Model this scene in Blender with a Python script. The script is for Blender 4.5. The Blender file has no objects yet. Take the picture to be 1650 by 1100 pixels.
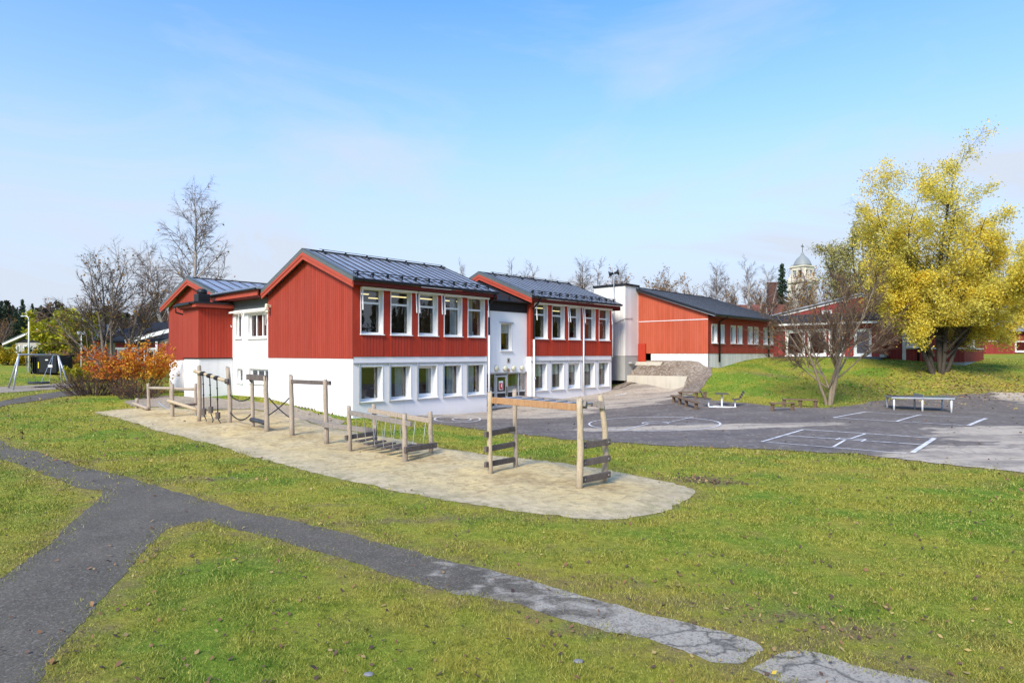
import bpy, math, random
import numpy as np
from mathutils import Vector, Matrix
from mathutils.geometry import delaunay_2d_cdt
R = math.radians
SC = bpy.context.scene
COL = SC.collection
rnd = random.Random(7)
NR = np.random.default_rng(11)

# ------------------------------------------------------------------ camera constants
FPX, HY, CAMH = 1022.0, 569.6, 3.70           # focal length in photo pixels, eye line, eye height
TH = 0.7520                                    # heading of the school's long front
C0 = np.array([-256 / FPX * 34.0, 34.0])       # near corner of the school
U = np.array([math.sin(TH), math.cos(TH)]); V = np.array([-U[1], U[0]])
def UV(u, v): p = C0 + U * u + V * v; return (float(p[0]), float(p[1]))
SANG = math.atan2(U[1], U[0])

# ------------------------------------------------------------------ terrain
def _g(px, py, z):
    t = (CAMH - z) * FPX / (py - HY); return ((px - 825) / FPX * t, t, z)
ctrl = [(0, -40, 0), (-40, -30, 0), (40, -30, 0), (-15, 0, 0), (0, 0, 0), (15, 0, 0), (-30, 5, 0), (30, 5, 0)]
for q in [(0,1100),(825,1100),(1650,1100),(0,900),(825,900),(1650,900),(400,800),(1000,800),(1300,800),(1650,820),(600,745),(300,706),(1000,700)]:
    ctrl.append(_g(q[0], q[1], 0.0))
ctrl += [_g(*q) for q in [
    (152,664,.12),(0,690,.1),(560,672,.26),(487,650.5,.62),(443.6,641.8,.84),(377,637.5,.78),(320,641,.69),(272.9,628,.72),
    (786,664,-.12),(840,656,0),(917,643,.33),(984.8,629.7,.66),(1008,616,1.22),(1101,626.4,.85),(1240,724,.08),(1650,761,.15),
    (1440,661,.36),(1589,675,.4),(1500,637,.86),(1650,635,.95),(1335,651,.55),(1250,655,.5),(1165,656,.42),(1085,645,.5),
    (1155,600,2.2),(1250,610,1.85),(1400,605,2.0),(1510,598,2.39),(1620,606,2.0),(1650,592,2.55),
    (1250,577,3.24),(1190,578.6,3.2),(1371,578,3.25),(1554,588,2.72),
    (60,622,.85),(0,650,.6),(100,640,.62),(100,600,1.75),(0,600,1.8),(30,578,3.0),(180,612,1.15),(230,586,2.3)]]
ctrl += [UV(28.3,-6.6)+(3.14,), UV(28.3,-3.5)+(1.9,), UV(28.3,-.5)+(1.8,), UV(26.4,-.4)+(1.12,), UV(26.5,-2.5)+(.98,), UV(26.4,-5)+(.84,), UV(27.5,-2.5)+(1.35,), UV(25.6,-1.5)+(.95,), UV(10,9)+(.8,), UV(5,4)+(.3,), UV(20,8)+(1.2,), UV(0,28)+(.8,), UV(36,0)+(3.2,), UV(-6,24)+(.72,)]
for a in range(-80, 261, 20):
    far = 130.0
    z = 5.0 if 0 <= a <= 180 else 0.0
    ctrl.append((far*math.cos(R(a)), 20+far*math.sin(R(a)), z))
CT = np.array(ctrl)
def _k(r2): return np.where(r2 > 1e-9, r2*np.log(np.maximum(r2, 1e-9)), 0)
_sc = 30.0
_P = CT[:, :2]/_sc
_K = _k(((_P[:, None]-_P[None])**2).sum(-1)) + np.eye(len(CT))*.004
_A = np.zeros((len(CT)+3,)*2); _A[:len(CT), :len(CT)] = _K; _A[:len(CT), len(CT):] = np.c_[np.ones(len(CT)), _P]; _A[len(CT):, :len(CT)] = _A[:len(CT), len(CT):].T
_W = np.linalg.solve(_A, np.r_[CT[:, 2], 0, 0, 0])
def H(x, y):
    x = np.atleast_1d(np.asarray(x, float)); y = np.atleast_1d(np.asarray(y, float))
    dx, dy = x, y-20; r = np.hypot(dx, dy); s = np.where(r > 128, 128/np.maximum(r, 1e-6), 1)
    q = np.c_[dx*s, dy*s+20]/_sc
    out = np.empty(len(q))
    for i in range(0, len(q), 20000):
        b = q[i:i+20000]
        out[i:i+20000] = _k(((b[:, None]-_P[None])**2).sum(-1))@_W[:len(CT)] + _W[-3] + b@_W[-2:]
    return out
def h1(x, y): return float(H(x, y)[0])
def ground(px, py):
    """point of the terrain seen at a photo pixel"""
    dx, dz = (px-825)/FPX, -(py-HY)/FPX
    t = np.arange(4, 125, .25); z = H(dx*t, t); f = CAMH+dz*t-z
    i = int(np.argmax(f < 0)) if (f < 0).any() else len(t)-1
    a, b = t[max(i-1, 0)], t[i]
    for _ in range(14):
        m = (a+b)/2
        if CAMH+dz*m-h1(dx*m, m) < 0: b = m
        else: a = m
    return Vector((dx*b, b, h1(dx*b, b)))
def ray_at(px, py, depth): return Vector(((px-825)/FPX*depth, depth, CAMH-(py-HY)/FPX*depth))

# ------------------------------------------------------------------ mesh helpers
class MB:
    def __init__(s): s.v = []; s.f = []
    def quad(s, a, b, c, d): n = len(s.v); s.v += [tuple(a), tuple(b), tuple(c), tuple(d)]; s.f.append((n, n+1, n+2, n+3)); return s
    def box(s, x0, y0, z0, x1, y1, z1):
        n = len(s.v); s.v += [(x0,y0,z0),(x1,y0,z0),(x1,y1,z0),(x0,y1,z0),(x0,y0,z1),(x1,y0,z1),(x1,y1,z1),(x0,y1,z1)]
        s.f += [tuple(n+i for i in q) for q in ((0,3,2,1),(4,5,6,7),(0,1,5,4),(1,2,6,5),(2,3,7,6),(3,0,4,7))]; return s
    def bar(s, p, q, w, h, up=(0,0,1)):
        p, q = Vector(p), Vector(q); d = (q-p).normalized(); up = Vector(up)
        if abs(d.dot(up)) > .98: up = Vector((1,0,0))
        x = d.cross(up).normalized(); y = x.cross(d).normalized(); n = len(s.v)
        for e in (p, q):
            for a, b in ((-1,-1),(1,-1),(1,1),(-1,1)): s.v.append(tuple(e+x*(a*w/2)+y*(b*h/2)))
        s.f += [tuple(n+i for i in k) for k in ((3,2,1,0),(4,5,6,7),(0,1,5,4),(1,2,6,5),(2,3,7,6),(3,0,4,7))]; return s
    def tube(s, pts, rad, n=8, cap=True):
        pts = [Vector(p) for p in pts]; m = len(s.v)
        if not hasattr(rad, '__len__'): rad = [rad]*len(pts)
        d0 = (pts[1]-pts[0]).normalized(); x = d0.orthogonal().normalized()
        for i, p in enumerate(pts):
            d = (pts[min(i+1, len(pts)-1)]-pts[max(i-1, 0)]).normalized()
            x = (x-d*x.dot(d)).normalized(); y = d.cross(x)
            for k in range(n):
                a = 2*math.pi*k/n; s.v.append(tuple(p+x*(rad[i]*math.cos(a))+y*(rad[i]*math.sin(a))))
        for i in range(len(pts)-1):
            for k in range(n):
                s.f.append((m+i*n+k, m+i*n+(k+1) % n, m+(i+1)*n+(k+1) % n, m+(i+1)*n+k))
        if cap: s.f += [tuple(m+k for k in range(n-1, -1, -1)), tuple(m+(len(pts)-1)*n+k for k in range(n))]
        return s
    def prism(s, poly, off):
        """poly: list of 3D points, off: extrusion vector"""
        n = len(s.v); k = len(poly); o = Vector(off)
        s.v += [tuple(Vector(p)) for p in poly]+[tuple(Vector(p)+o) for p in poly]
        s.f += [tuple(range(n+k-1, n-1, -1)), tuple(range(n+k, n+2*k))]
        for i in range(k): j = (i+1) % k; s.f.append((n+i, n+j, n+k+j, n+k+i))
        return s
    def lathe(s, prof, c=(0,0,0), n=12, axis=2):
        m = len(s.v)
        for r, z in prof:
            for k in range(n):
                a = 2*math.pi*k/n; p = [r*math.cos(a), r*math.sin(a), z]
                if axis == 1: p = [p[0], p[2], p[1]]
                s.v.append((p[0]+c[0], p[1]+c[1], p[2]+c[2]))
        for i in range(len(prof)-1):
            for k in range(n): s.f.append((m+i*n+k, m+i*n+(k+1) % n, m+(i+1)*n+(k+1) % n, m+(i+1)*n+k))
        s.f += [tuple(m+k for k in range(n-1, -1, -1)), tuple(m+(len(prof)-1)*n+k for k in range(n))]
        return s
    def mesh(s, name, mat=None, smooth=False, fix=True):
        me = bpy.data.meshes.new(name); me.from_pydata(s.v, [], s.f)
        if fix:
            import bmesh
            bm = bmesh.new(); bm.from_mesh(me); bmesh.ops.recalc_face_normals(bm, faces=bm.faces); bm.to_mesh(me); bm.free()
        if mat: me.materials.append(mat)
        if smooth: me.polygons.foreach_set('use_smooth', [True]*len(me.polygons))
        return me
    def obj(s, name, mat=None, parent=None, smooth=False, loc=None, rz=0, bevel=0, fix=True):
        return mkobj(name, s.mesh(name, mat, smooth, fix), parent, loc, rz, bevel)
def mkobj(name, me, parent=None, loc=None, rz=0, bevel=0):
    o = bpy.data.objects.new(name, me); COL.objects.link(o)
    if parent: o.parent = parent
    if loc is not None: o.location = loc
    o.rotation_euler.z = rz
    if bevel:
        b = o.modifiers.new('bevel', 'BEVEL'); b.width = bevel; b.segments = 2; b.limit_method = 'ANGLE'
    return o
def tag(o, label=None, cat=None, group=None, kind=None):
    if label: o['label'] = label
    if cat: o['category'] = cat
    if group: o['group'] = group
    if kind: o['kind'] = kind
    return o
def thing(name, label, cat, loc=(0,0,0), rz=0, group=None):
    o = bpy.data.objects.new(name, None); COL.objects.link(o); o.location = loc; o.rotation_euler.z = rz; o.empty_display_size = .3
    return tag(o, label, cat, group)
def fast_mesh(name, verts, faces, mat, attrs=None, smooth=False):
    """numpy verts (n,3), faces (m,k)"""
    me = bpy.data.meshes.new(name); k = faces.shape[1]
    me.vertices.add(len(verts)); me.vertices.foreach_set('co', np.ascontiguousarray(verts, np.float32).ravel())
    me.loops.add(faces.size); me.loops.foreach_set('vertex_index', np.ascontiguousarray(faces, np.int32).ravel())
    me.polygons.add(len(faces)); me.polygons.foreach_set('loop_start', np.arange(0, faces.size, k, dtype=np.int32))
    me.polygons.foreach_set('loop_total', np.full(len(faces), k, np.int32))
    if smooth: me.polygons.foreach_set('use_smooth', np.ones(len(faces), bool))
    me.update(calc_edges=True); me.validate()
    for nm, (dom, arr) in (attrs or {}).items():
        a = me.attributes.new(nm, 'FLOAT', dom); a.data.foreach_set('value', np.ascontiguousarray(arr, np.float32))
    me.materials.append(mat); return me

# ------------------------------------------------------------------ materials
class NT:
    def __init__(s, name):
        s.m = bpy.data.materials.new(name); s.m.use_nodes = True; s.t = s.m.node_tree; s.n = s.t.nodes
        s.b = s.n['Principled BSDF']; s.out = s.n['Material Output']
    def node(s, ty, **kw):
        n = s.n.new(ty)
        for k, v in kw.items():
            if k in n.inputs.keys() if isinstance(k, str) else False: pass
            setattr(n, k, v)
        return n
    def link(s, a, b): s.t.links.new(a, b)
    def val(s, sock, v):
        if hasattr(v, 'is_output') or isinstance(v, bpy.types.NodeSocket): s.link(v, sock)
        else: sock.default_value = v
    def pos(s): return s.node('ShaderNodeNewGeometry').outputs['Position']
    def obj(s): return s.node('ShaderNodeTexCoord').outputs['Object']
    def map(s, vec, scale=(1,1,1), loc=(0,0,0)):
        n = s.node('ShaderNodeMapping'); s.link(vec, n.inputs['Vector']); n.inputs['Scale'].default_value = scale; n.inputs['Location'].default_value = loc; return n.outputs[0]
    def noise(s, vec, scale, detail=4, rough=.55, dist=0):
        n = s.node('ShaderNodeTexNoise'); s.link(vec, n.inputs['Vector']); n.inputs['Scale'].default_value = scale; n.inputs['Detail'].default_value = detail
        n.inputs['Roughness'].default_value = rough; n.inputs['Distortion'].default_value = dist; return n.outputs['Fac']
    def voro(s, vec, scale, feat='F1', out='Distance'):
        n = s.node('ShaderNodeTexVoronoi', feature=feat); s.link(vec, n.inputs['Vector']); n.inputs['Scale'].default_value = scale; return n.outputs[out]
    def ramp(s, f, stops):
        n = s.node('ShaderNodeValToRGB'); s.link(f, n.inputs[0]); e = n.color_ramp.elements
        while len(e) < len(stops): e.new(.5)
        for el, (p, c) in zip(e, stops): el.position = p; el.color = (c if hasattr(c, '__len__') else (c, c, c))[:3]+(1,) if hasattr(c, '__len__') else (c, c, c, 1)
        return n.outputs[0]
    def mix(s, f, a, b, mode='MIX'):
        n = s.node('ShaderNodeMix', data_type='RGBA', blend_type=mode); s.val(n.inputs[0], f)
        for k, x in ((6, a), (7, b)):
            if isinstance(x, tuple): n.inputs[k].default_value = x[:3]+(1,)
            else: s.link(x, n.inputs[k])
        return n.outputs[2]
    def math(s, op, a, b=0.0, c=None):
        n = s.node('ShaderNodeMath', operation=op); s.val(n.inputs[0], a); s.val(n.inputs[1], b)
        if c is not None: s.val(n.inputs[2], c)
        return n.outputs[0]
    def sep(s, vec): n = s.node('ShaderNodeSeparateXYZ'); s.link(vec, n.inputs[0]); return n.outputs
    def warp(s, p, scale, amt):
        n = s.node('ShaderNodeTexNoise'); s.link(p, n.inputs['Vector']); n.inputs['Scale'].default_value = scale; n.inputs['Detail'].default_value = 4
        a = s.node('ShaderNodeVectorMath', operation='MULTIPLY_ADD'); s.link(n.outputs['Color'], a.inputs[0]); a.inputs[1].default_value = (amt,)*3; s.link(p, a.inputs[2]); return a.outputs[0]
    def attr(s, name): n = s.node('ShaderNodeAttribute'); n.attribute_name = name; return n.outputs['Fac']
    def bump(s, hgt, strength=.3, dist=.02):
        n = s.node('ShaderNodeBump'); s.link(hgt, n.inputs['Height']); n.inputs['Strength'].default_value = strength; n.inputs['Distance'].default_value = dist
        s.link(n.outputs[0], s.b.inputs['Normal']); return n
    def base(s, c, rough=.7, metal=0, spec=.3):
        if isinstance(c, tuple): s.b.inputs['Base Color'].default_value = c[:3]+(1,)
        else: s.link(c, s.b.inputs['Base Color'])
        s.val(s.b.inputs['Roughness'], rough); s.b.inputs['Metallic'].default_value = metal; s.b.inputs['Specular IOR Level'].default_value = spec
        return s
def sub(c, k): return tuple(x*k for x in c)
def m_plain(name, c, rough=.6, metal=0, var=.12, scale=3, spec=.3, bump=.05):
    t = NT(name); o = t.obj(); n = t.noise(o, scale, 6, .65)
    t.base(t.mix(t.ramp(n, [(.3, 0.), (.7, 1.)]), sub(c, 1-var), sub(c, 1+var)), rough, metal, spec)
    if bump: t.bump(t.noise(o, scale*12, 3), bump, .01)
    return t.m
def m_boards(name, c, axis, pitch=.21, groove=.10, dirt=.35, gdark=.36):
    """vertical boards with shadow grooves; axis 0 = along local x, 1 = along local y"""
    t = NT(name); o = t.obj(); xyz = t.sep(o); s = t.math('DIVIDE', xyz[axis], pitch)
    fr = t.math('FRACT', s); fl = t.math('FLOOR', s)
    wn = t.node('ShaderNodeTexWhiteNoise', noise_dimensions='1D'); t.link(fl, wn.inputs['W'])
    g = t.ramp(fr, [(0, 1.), (groove, 1.), (groove+.05, 0.), (.97, 0.), (1, .6)])
    n = t.noise(t.map(o, (1.4, 1.4, .35)), 1.6, 6, .6)
    col = t.mix(wn.outputs['Value'], sub(c, .88), sub(c, 1.08))
    col = t.mix(t.math('MULTIPLY', t.ramp(n, [(.35, 0.), (.75, 1.)]), dirt), col, tuple(min(1, x*1.15+.035) for x in c))
    st = t.noise(t.map(o, (9, 9, .5)), 2, 4, .6)
    col = t.mix(t.math('MULTIPLY', t.ramp(st, [(.45, 0.), (.8, 1.)]), .3), col, sub(c, .72))
    col = t.mix(t.math('MULTIPLY', g, .9), col, sub(c, gdark))
    t.base(col, .62, 0, .3)
    hgt = t.math('SUBTRACT', t.math('MULTIPLY', t.noise(t.map(o, (14, 14, 2)), 4, 3), .12), g)
    t.bump(hgt, .55, .02); return t.m
def m_render(name, c, stain=.25, low=-.4, high=1.0):
    """painted render, grimy near the ground"""
    t = NT(name); o = t.obj(); z = t.sep(o)[2]
    n = t.noise(o, .9, 7, .62); n2 = t.noise(t.map(o, (3, 3, .25)), 1.3, 5, .6)
    mr = t.node('ShaderNodeMapRange'); t.link(z, mr.inputs[0]); mr.inputs[1].default_value = low; mr.inputs[2].default_value = high; mr.inputs[3].default_value = 1; mr.inputs[4].default_value = 0
    f = t.math('MULTIPLY', mr.outputs[0], t.ramp(n, [(.3, .2), (.75, 1.)]))
    col = t.mix(t.math('MULTIPLY', t.ramp(n2, [(.48, 0.), (.8, 1.)]), stain), c, sub(c, .72))
    col = t.mix(t.math('MULTIPLY', f, .75), col, (.34, .30, .25))
    n3 = t.noise(t.map(o, (5, 5, .12)), 1.1, 4, .7); col = t.mix(t.math('MULTIPLY', t.ramp(n3, [(.55, 0.), (.75, 1.)]), .22), col, sub(c, .6))
    t.base(col, .85, 0, .2); t.bump(t.noise(o, 60, 3), .18, .01); return t.m
def m_wood(name, c, c2, sc=1.0):
    t = NT(name); o = t.obj(); w = t.noise(t.map(o, (5*sc, 5*sc, 5*sc)), 1.2, 6, .7, 1.5); f = t.noise(o, 26*sc, 4, .7)
    col = t.mix(t.ramp(w, [(.3, 0.), (.7, 1.)]), c, c2)
    col = t.mix(t.math('MULTIPLY', t.ramp(f, [(.5, 0.), (.75, 1.)]), .45), col, sub(c, .45))
    ck = t.noise(t.map(o, (22, 22, 1.1)), 1.5, 5, .7); col = t.mix(t.math('MULTIPLY', t.ramp(ck, [(.54, 0.), (.66, 1.)]), .6), col, sub(c, .35))
    mr = t.node('ShaderNodeMapRange'); t.link(t.sep(t.pos())[2], mr.inputs[0]); mr.inputs[1].default_value = .1; mr.inputs[2].default_value = .6; mr.inputs[3].default_value = .55; mr.inputs[4].default_value = 0
    col = t.mix(mr.outputs[0], col, sub(c2, .42))
    t.base(col, .85, 0, .2); t.bump(t.math('ADD', t.noise(t.map(o, (16, 16, 16)), 2, 4, .7, 2), t.math('MULTIPLY', ck, -1.2)), .6, .02); return t.m
def m_metal_roof(name, c, rough=.36):
    t = NT(name); o = t.obj(); n = t.noise(o, .7, 6, .6); n2 = t.noise(t.map(o, (6, .5, 1)), 2, 4)
    col = t.mix(t.ramp(n, [(.3, 0.), (.72, 1.)]), sub(c, .8), sub(c, 1.25))
    t.base(col, t.math('ADD', t.math('MULTIPLY', n2, .25), rough-.1), .3, .6); t.bump(t.noise(o, 2.2, 3), .12, .02); return t.m
def m_glass(name, tint=(.82, .86, .84), refl=.10):
    t = NT(name); tr = t.node('ShaderNodeBsdfTransparent'); tr.inputs[0].default_value = tint+(1,)
    gl = t.node('ShaderNodeBsdfGlossy'); gl.inputs['Roughness'].default_value = .015; gl.inputs[0].default_value = (.9, .92, .95, 1)
    fr = t.node('ShaderNodeLayerWeight'); fr.inputs[0].default_value = .35
    f = t.math('ADD', t.math('MULTIPLY', fr.outputs['Fresnel'], .5), refl)
    bn = t.node('ShaderNodeBump'); t.link(t.noise(t.obj(), .9, 2), bn.inputs['Height']); bn.inputs['Strength'].default_value = .05; bn.inputs['Distance'].default_value = .03
    t.link(bn.outputs[0], gl.inputs['Normal'])
    mx = t.node('ShaderNodeMixShader'); t.link(f, mx.inputs[0]); t.link(tr.outputs[0], mx.inputs[1]); t.link(gl.outputs[0], mx.inputs[2]); t.link(mx.outputs[0], t.out.inputs[0]); return t.m
def m_emit(name, c, k):
    t = NT(name); t.base((.8, .8, .75)); t.b.inputs['Emission Color'].default_value = c+(1,); t.b.inputs['Emission Strength'].default_value = k; return t.m
def m_leaf(name, stops, trans=.35):
    t = NT(name); f = t.attr('tint'); n = t.noise(t.obj(), .55, 3)
    g = t.math('ADD', t.math('MULTIPLY', f, .65), t.math('MULTIPLY', t.ramp(n, [(.3, 0.), (.7, 1.)]), .35))
    col = t.ramp(g, stops); t.base(col, .6, 0, .2)
    tl = t.node('ShaderNodeBsdfTranslucent'); t.link(col, tl.inputs[0]); mx = t.node('ShaderNodeMixShader'); mx.inputs[0].default_value = trans
    t.link(t.b.outputs[0], mx.inputs[1]); t.link(tl.outputs[0], mx.inputs[2]); t.link(mx.outputs[0], t.out.inputs[0]); return t.m

RED = (.345, .040, .017); REDF = (.43, .038, .015); WHITE = (.82, .81, .79)  # REDF is the gable's paint, brightened to offset the front's shade
M = dict(
    red_u=m_boards('red boards along front', REDF, 0), red_v=m_boards('red boards along gable', RED, 1),
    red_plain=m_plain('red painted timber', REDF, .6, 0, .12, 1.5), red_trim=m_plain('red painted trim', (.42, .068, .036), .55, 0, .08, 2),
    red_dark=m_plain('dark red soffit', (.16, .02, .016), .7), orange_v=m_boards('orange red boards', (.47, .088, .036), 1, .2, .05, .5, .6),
    orange_u=m_boards('shaded hall side boards', (.38, .052, .030), 0, .2, .05, .35, .6),  # hall side: gable paint darkened, its shade is put into the colour
    wing_v=m_boards('wing boards', (.31, .04, .033), 1, .26, .07), wing_u=m_boards('wing side boards', (.31, .042, .036), 0, .26, .07),
    white=m_render('white painted render', WHITE), white_bright=m_render('bright white render', (.93, .90, .85), .06, -.6, .2), offwhite=m_render('greyish white render', (.85, .81, .78), .12, -.5, .45), greyconc=m_render('grey concrete', (.42, .42, .38), .4),
    stained=m_render('stained retaining concrete', (.60, .55, .44), .75, .3, 2.2), white_boards=m_boards('white boards', (.78, .76, .69), 1, .25, .05, .1, .78),
    white_boards_u=m_boards('white boards side', (.80, .77, .70), 0, .25, .05, .1, .78),
    frame=m_plain('white window paint', (.86, .845, .81), .45, 0, .05, 2), pipe=m_plain('white metal pipe', (.78, .78, .76), .4), black=m_plain('black metal', (.016, .017, .019), .45, 0, .3),
    roof=m_metal_roof('sky sheen metal roof', (.36, .365, .375), .32), hallroof=m_metal_roof('grey hall roof', (.27, .285, .29), .45), seam=m_plain('dark roof seam', (.03, .034, .042), .5), roof_dark=m_metal_roof('blackish roofing', (.015, .016, .018), .65), verge=m_plain('grey green verge metal', (.13, .145, .14), .45, .2),  # first roof: reflected sky sheen is put into its lightened base colour
    blackclad=m_boards('black cladding', (.017, .016, .018), 0, .45, .03, .1), greyclad=m_plain('dark grey panel', (.085, .095, .09), .6), alu=m_plain('aluminium frame', (.52, .54, .56), .4, .4, .08),
    glass=m_glass('window glass'), glass_dim=m_glass('door glass', (.75, .8, .8), .18), darkpanel=m_plain('dark kick panel', (.02, .02, .022), .5),
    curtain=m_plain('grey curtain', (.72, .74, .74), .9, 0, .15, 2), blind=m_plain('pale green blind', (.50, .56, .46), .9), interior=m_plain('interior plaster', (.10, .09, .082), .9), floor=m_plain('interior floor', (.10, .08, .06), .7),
    lampglow=m_emit('fluorescent lamp', (1, .80, .38), 1.5), cream=m_plain('cream lamp glass', (.74, .70, .48), .4), poster=m_plain('red poster', (.55, .05, .06), .6), paper=m_plain('white paper', (.8, .8, .76), .8), signbrown=m_plain('beige sign', (.45, .40, .30), .6),
    mat_board=m_plain('brown pin board', (.10, .065, .02), .9, 0, .4, 6), screen=m_plain('dark screen', (.012, .013, .016), .3),
    post=m_wood('weathered log', (.38, .30, .215), (.50, .41, .31)), post_pale=m_wood('pale peeled log', (.50, .38, .23), (.58, .48, .33)), beam=m_wood('grey plank', (.24, .20, .165), (.34, .30, .26)), beam_dark=m_wood('dark plank', (.11, .085, .068), (.19, .16, .14)),
    beam_orange=m_wood('orange brown beam', (.42, .21, .09), (.50, .30, .15)), rope=m_plain('dark rope', (.025, .024, .024), .8), rubber=m_plain('worn rubber', (.05, .055, .065), .6, 0, .4, 4), wire=m_plain('steel wire', (.55, .56, .57), .35, .6), bolt=m_plain('steel bolt', (.5, .5, .5), .3, .8),
    galv=m_plain('galvanised steel', (.50, .52, .54), .4, .5, .12), bench=m_wood('bench wood', (.16, .10, .06), (.24, .17, .11)), slat=m_plain('grey brown slat', (.085, .075, .078), .7), whitesteel=m_plain('white steel', (.76, .76, .74), .4),
    ttop=m_plain('green table top', (.11, .17, .15), .35, 0, .15, 2, .5), ttop_b=m_plain('blue grey table top', (.085, .09, .13), .35, 0, .15, 2, .5), bark=m_wood('grey bark', (.17, .14, .115), (.25, .21, .17), .8), bark_dark=m_wood('dark bark', (.05, .042, .034), (.10, .085, .065), .5), birch=m_wood('birch bark', (.42, .38, .34), (.30, .24, .20), .6), bark_pale=m_wood('pale bark', (.33, .26, .18), (.22, .17, .115), .9),
    twig=m_plain('brown twigs', (.075, .052, .040), .8), twig_red=m_plain('reddish twigs', (.13, .085, .055), .8), twig_birch=m_plain('birch twigs', (.135, .085, .066), .8), twig_dark=m_plain('dark brush', (.085, .055, .045), .85),
    church=m_plain('church plaster', (.66, .60, .48), .8), dome=m_plain('dome metal', (.26, .28, .27), .5), brickdark=m_plain('dark brick', (.12, .06, .045), .9), tile=m_plain('brick red tile', (.20, .075, .05), .85, 0, .2, 4),
    greywall=m_plain('grey house wall', (.38, .36, .31), .9), yellow=m_plain('yellow reflector', (.75, .62, .02), .5), container=m_plain('black steel', (.014, .015, .017), .55, 0, .3), stone=m_plain('pale stone', (.22, .22, .23), .9),
)
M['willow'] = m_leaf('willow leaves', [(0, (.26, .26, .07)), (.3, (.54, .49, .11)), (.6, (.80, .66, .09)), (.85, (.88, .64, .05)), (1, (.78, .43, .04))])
M['willow2'] = m_leaf('greener willow leaves', [(0, (.18, .18, .07)), (.4, (.40, .37, .13)), (.8, (.52, .45, .13)), (1, (.58, .42, .09))])
M['lime'] = m_leaf('yellow green leaves', [(0, (.16, .18, .015)), (.5, (.38, .37, .02)), (1, (.56, .47, .03))])
M['orange'] = m_leaf('orange leaves', [(0, (.30, .05, .03)), (.3, (.55, .12, .03)), (.55, (.68, .26, .03)), (1, (.75, .52, .04))])
M['ochre'] = m_leaf('few brown leaves', [(0, (.20, .10, .04)), (1, (.48, .26, .05))])
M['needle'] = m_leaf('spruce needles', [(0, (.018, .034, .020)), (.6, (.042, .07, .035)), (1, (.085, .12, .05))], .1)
M['yellowshrub'] = m_leaf('yellow shrub leaves', [(0, (.30, .20, .02)), (1, (.62, .48, .02))])
M['green'] = m_leaf('hedge leaves', [(0, (.02, .05, .012)), (1, (.06, .12, .02))], .2)

def grass_color(t, p):
    dry = t.attr('dry')
    a = t.noise(p, .16, 3, .5); b = t.noise(p, .9, 4, .6); c = t.noise(p, 14, 3, .7)
    green, lush, yel = (.235, .315, .030), (.145, .275, .024), (.44, .37, .055)
    col = t.mix(t.ramp(a, [(.40, 0.), (.60, 1.)]), green, (.38, .355, .042))
    col = t.mix(t.ramp(b, [(.38, 0.), (.72, 1.)]), col, yel)
    col = t.mix(t.math('MULTIPLY', t.ramp(t.noise(p, .33, 3, .6), [(.48, 0.), (.62, 1.)]), .85), col, lush)
    k = t.noise(p, 5.5, 5, .7); col = t.mix(t.ramp(k, [(.38, .75), (.52, 0.)]), col, t.mix(.55, col, (.06, .10, .010))); col = t.mix(t.ramp(k, [(.55, 0.), (.70, .7)]), col, (.46, .44, .075))
    col = t.mix(t.ramp(t.noise(p, .55, 5, .65), [(.56, 0.), (.72, .6)]), col, (.36, .25, .085))
    dn = t.math('MULTIPLY', dry, t.ramp(t.noise(p, 1.3, 5, .65), [(.36, .15), (.62, 1.)])); col = t.mix(t.math('MULTIPLY', dn, .8), col, t.mix(t.ramp(t.noise(p, 3.1, 4), [(.4, 0.), (.62, 1.)]), (.44, .35, .06), (.33, .22, .085)))
    return col, c
def m_ground():
    t = NT('lawn ground'); p = t.pos(); col, c = grass_color(t, p)
    d = t.attr('dirt'); n = t.noise(p, 2.3, 6, .65)
    f = t.math('MULTIPLY', t.ramp(t.math('ADD', t.math('MULTIPLY', d, .9), t.math('MULTIPLY', t.math('SUBTRACT', n, .5), .9)), [(.25, 0.), (.6, 1.)]), .85)
    col = t.mix(f, col, t.mix(t.ramp(t.noise(p, 22, 4, .7), [(.35, 0.), (.65, 1.)]), (.15, .10, .055), (.36, .26, .14)))
    col = t.mix(t.math('MULTIPLY', t.ramp(c, [(.3, 1.), (.7, 0.)]), .6), col, t.mix(.5, col, (.02, .03, .008)), 'MIX')
    t.base(col, .9, 0, .1); t.bump(t.noise(p, 20, 5, .75), .9, .05); return t.m
def m_blades():
    t = NT('grass blades'); p = t.pos(); col, c = grass_color(t, p); r = t.attr('tint')
    col = t.mix(t.ramp(r, [(.08, .9), (.45, .1), (.65, .1), (1, .95)]), col, t.mix(t.ramp(r, [(.45, 0.), (.55, 1.)]), (.06, .11, .012), (.66, .60, .17)))
    t.base(col, .7, 0, .15)
    tl = t.node('ShaderNodeBsdfTranslucent'); t.link(col, tl.inputs[0]); mx = t.node('ShaderNodeMixShader'); mx.inputs[0].default_value = .3
    t.link(t.b.outputs[0], mx.inputs[1]); t.link(tl.outputs[0], mx.inputs[2]); t.link(mx.outputs[0], t.out.inputs[0]); return t.m
def blob(t, p, x, y, r, sx=1., sy=1.):
    m = t.map(p, (1/(r*sx), 1/(r*sy), 0), (-x/(r*sx), -y/(r*sy), 0)); n = t.node('ShaderNodeVectorMath', operation='LENGTH'); t.link(m, n.inputs[0])
    return t.ramp(n.outputs['Value'], [(.35, 1.), (1, 0.)])
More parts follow.
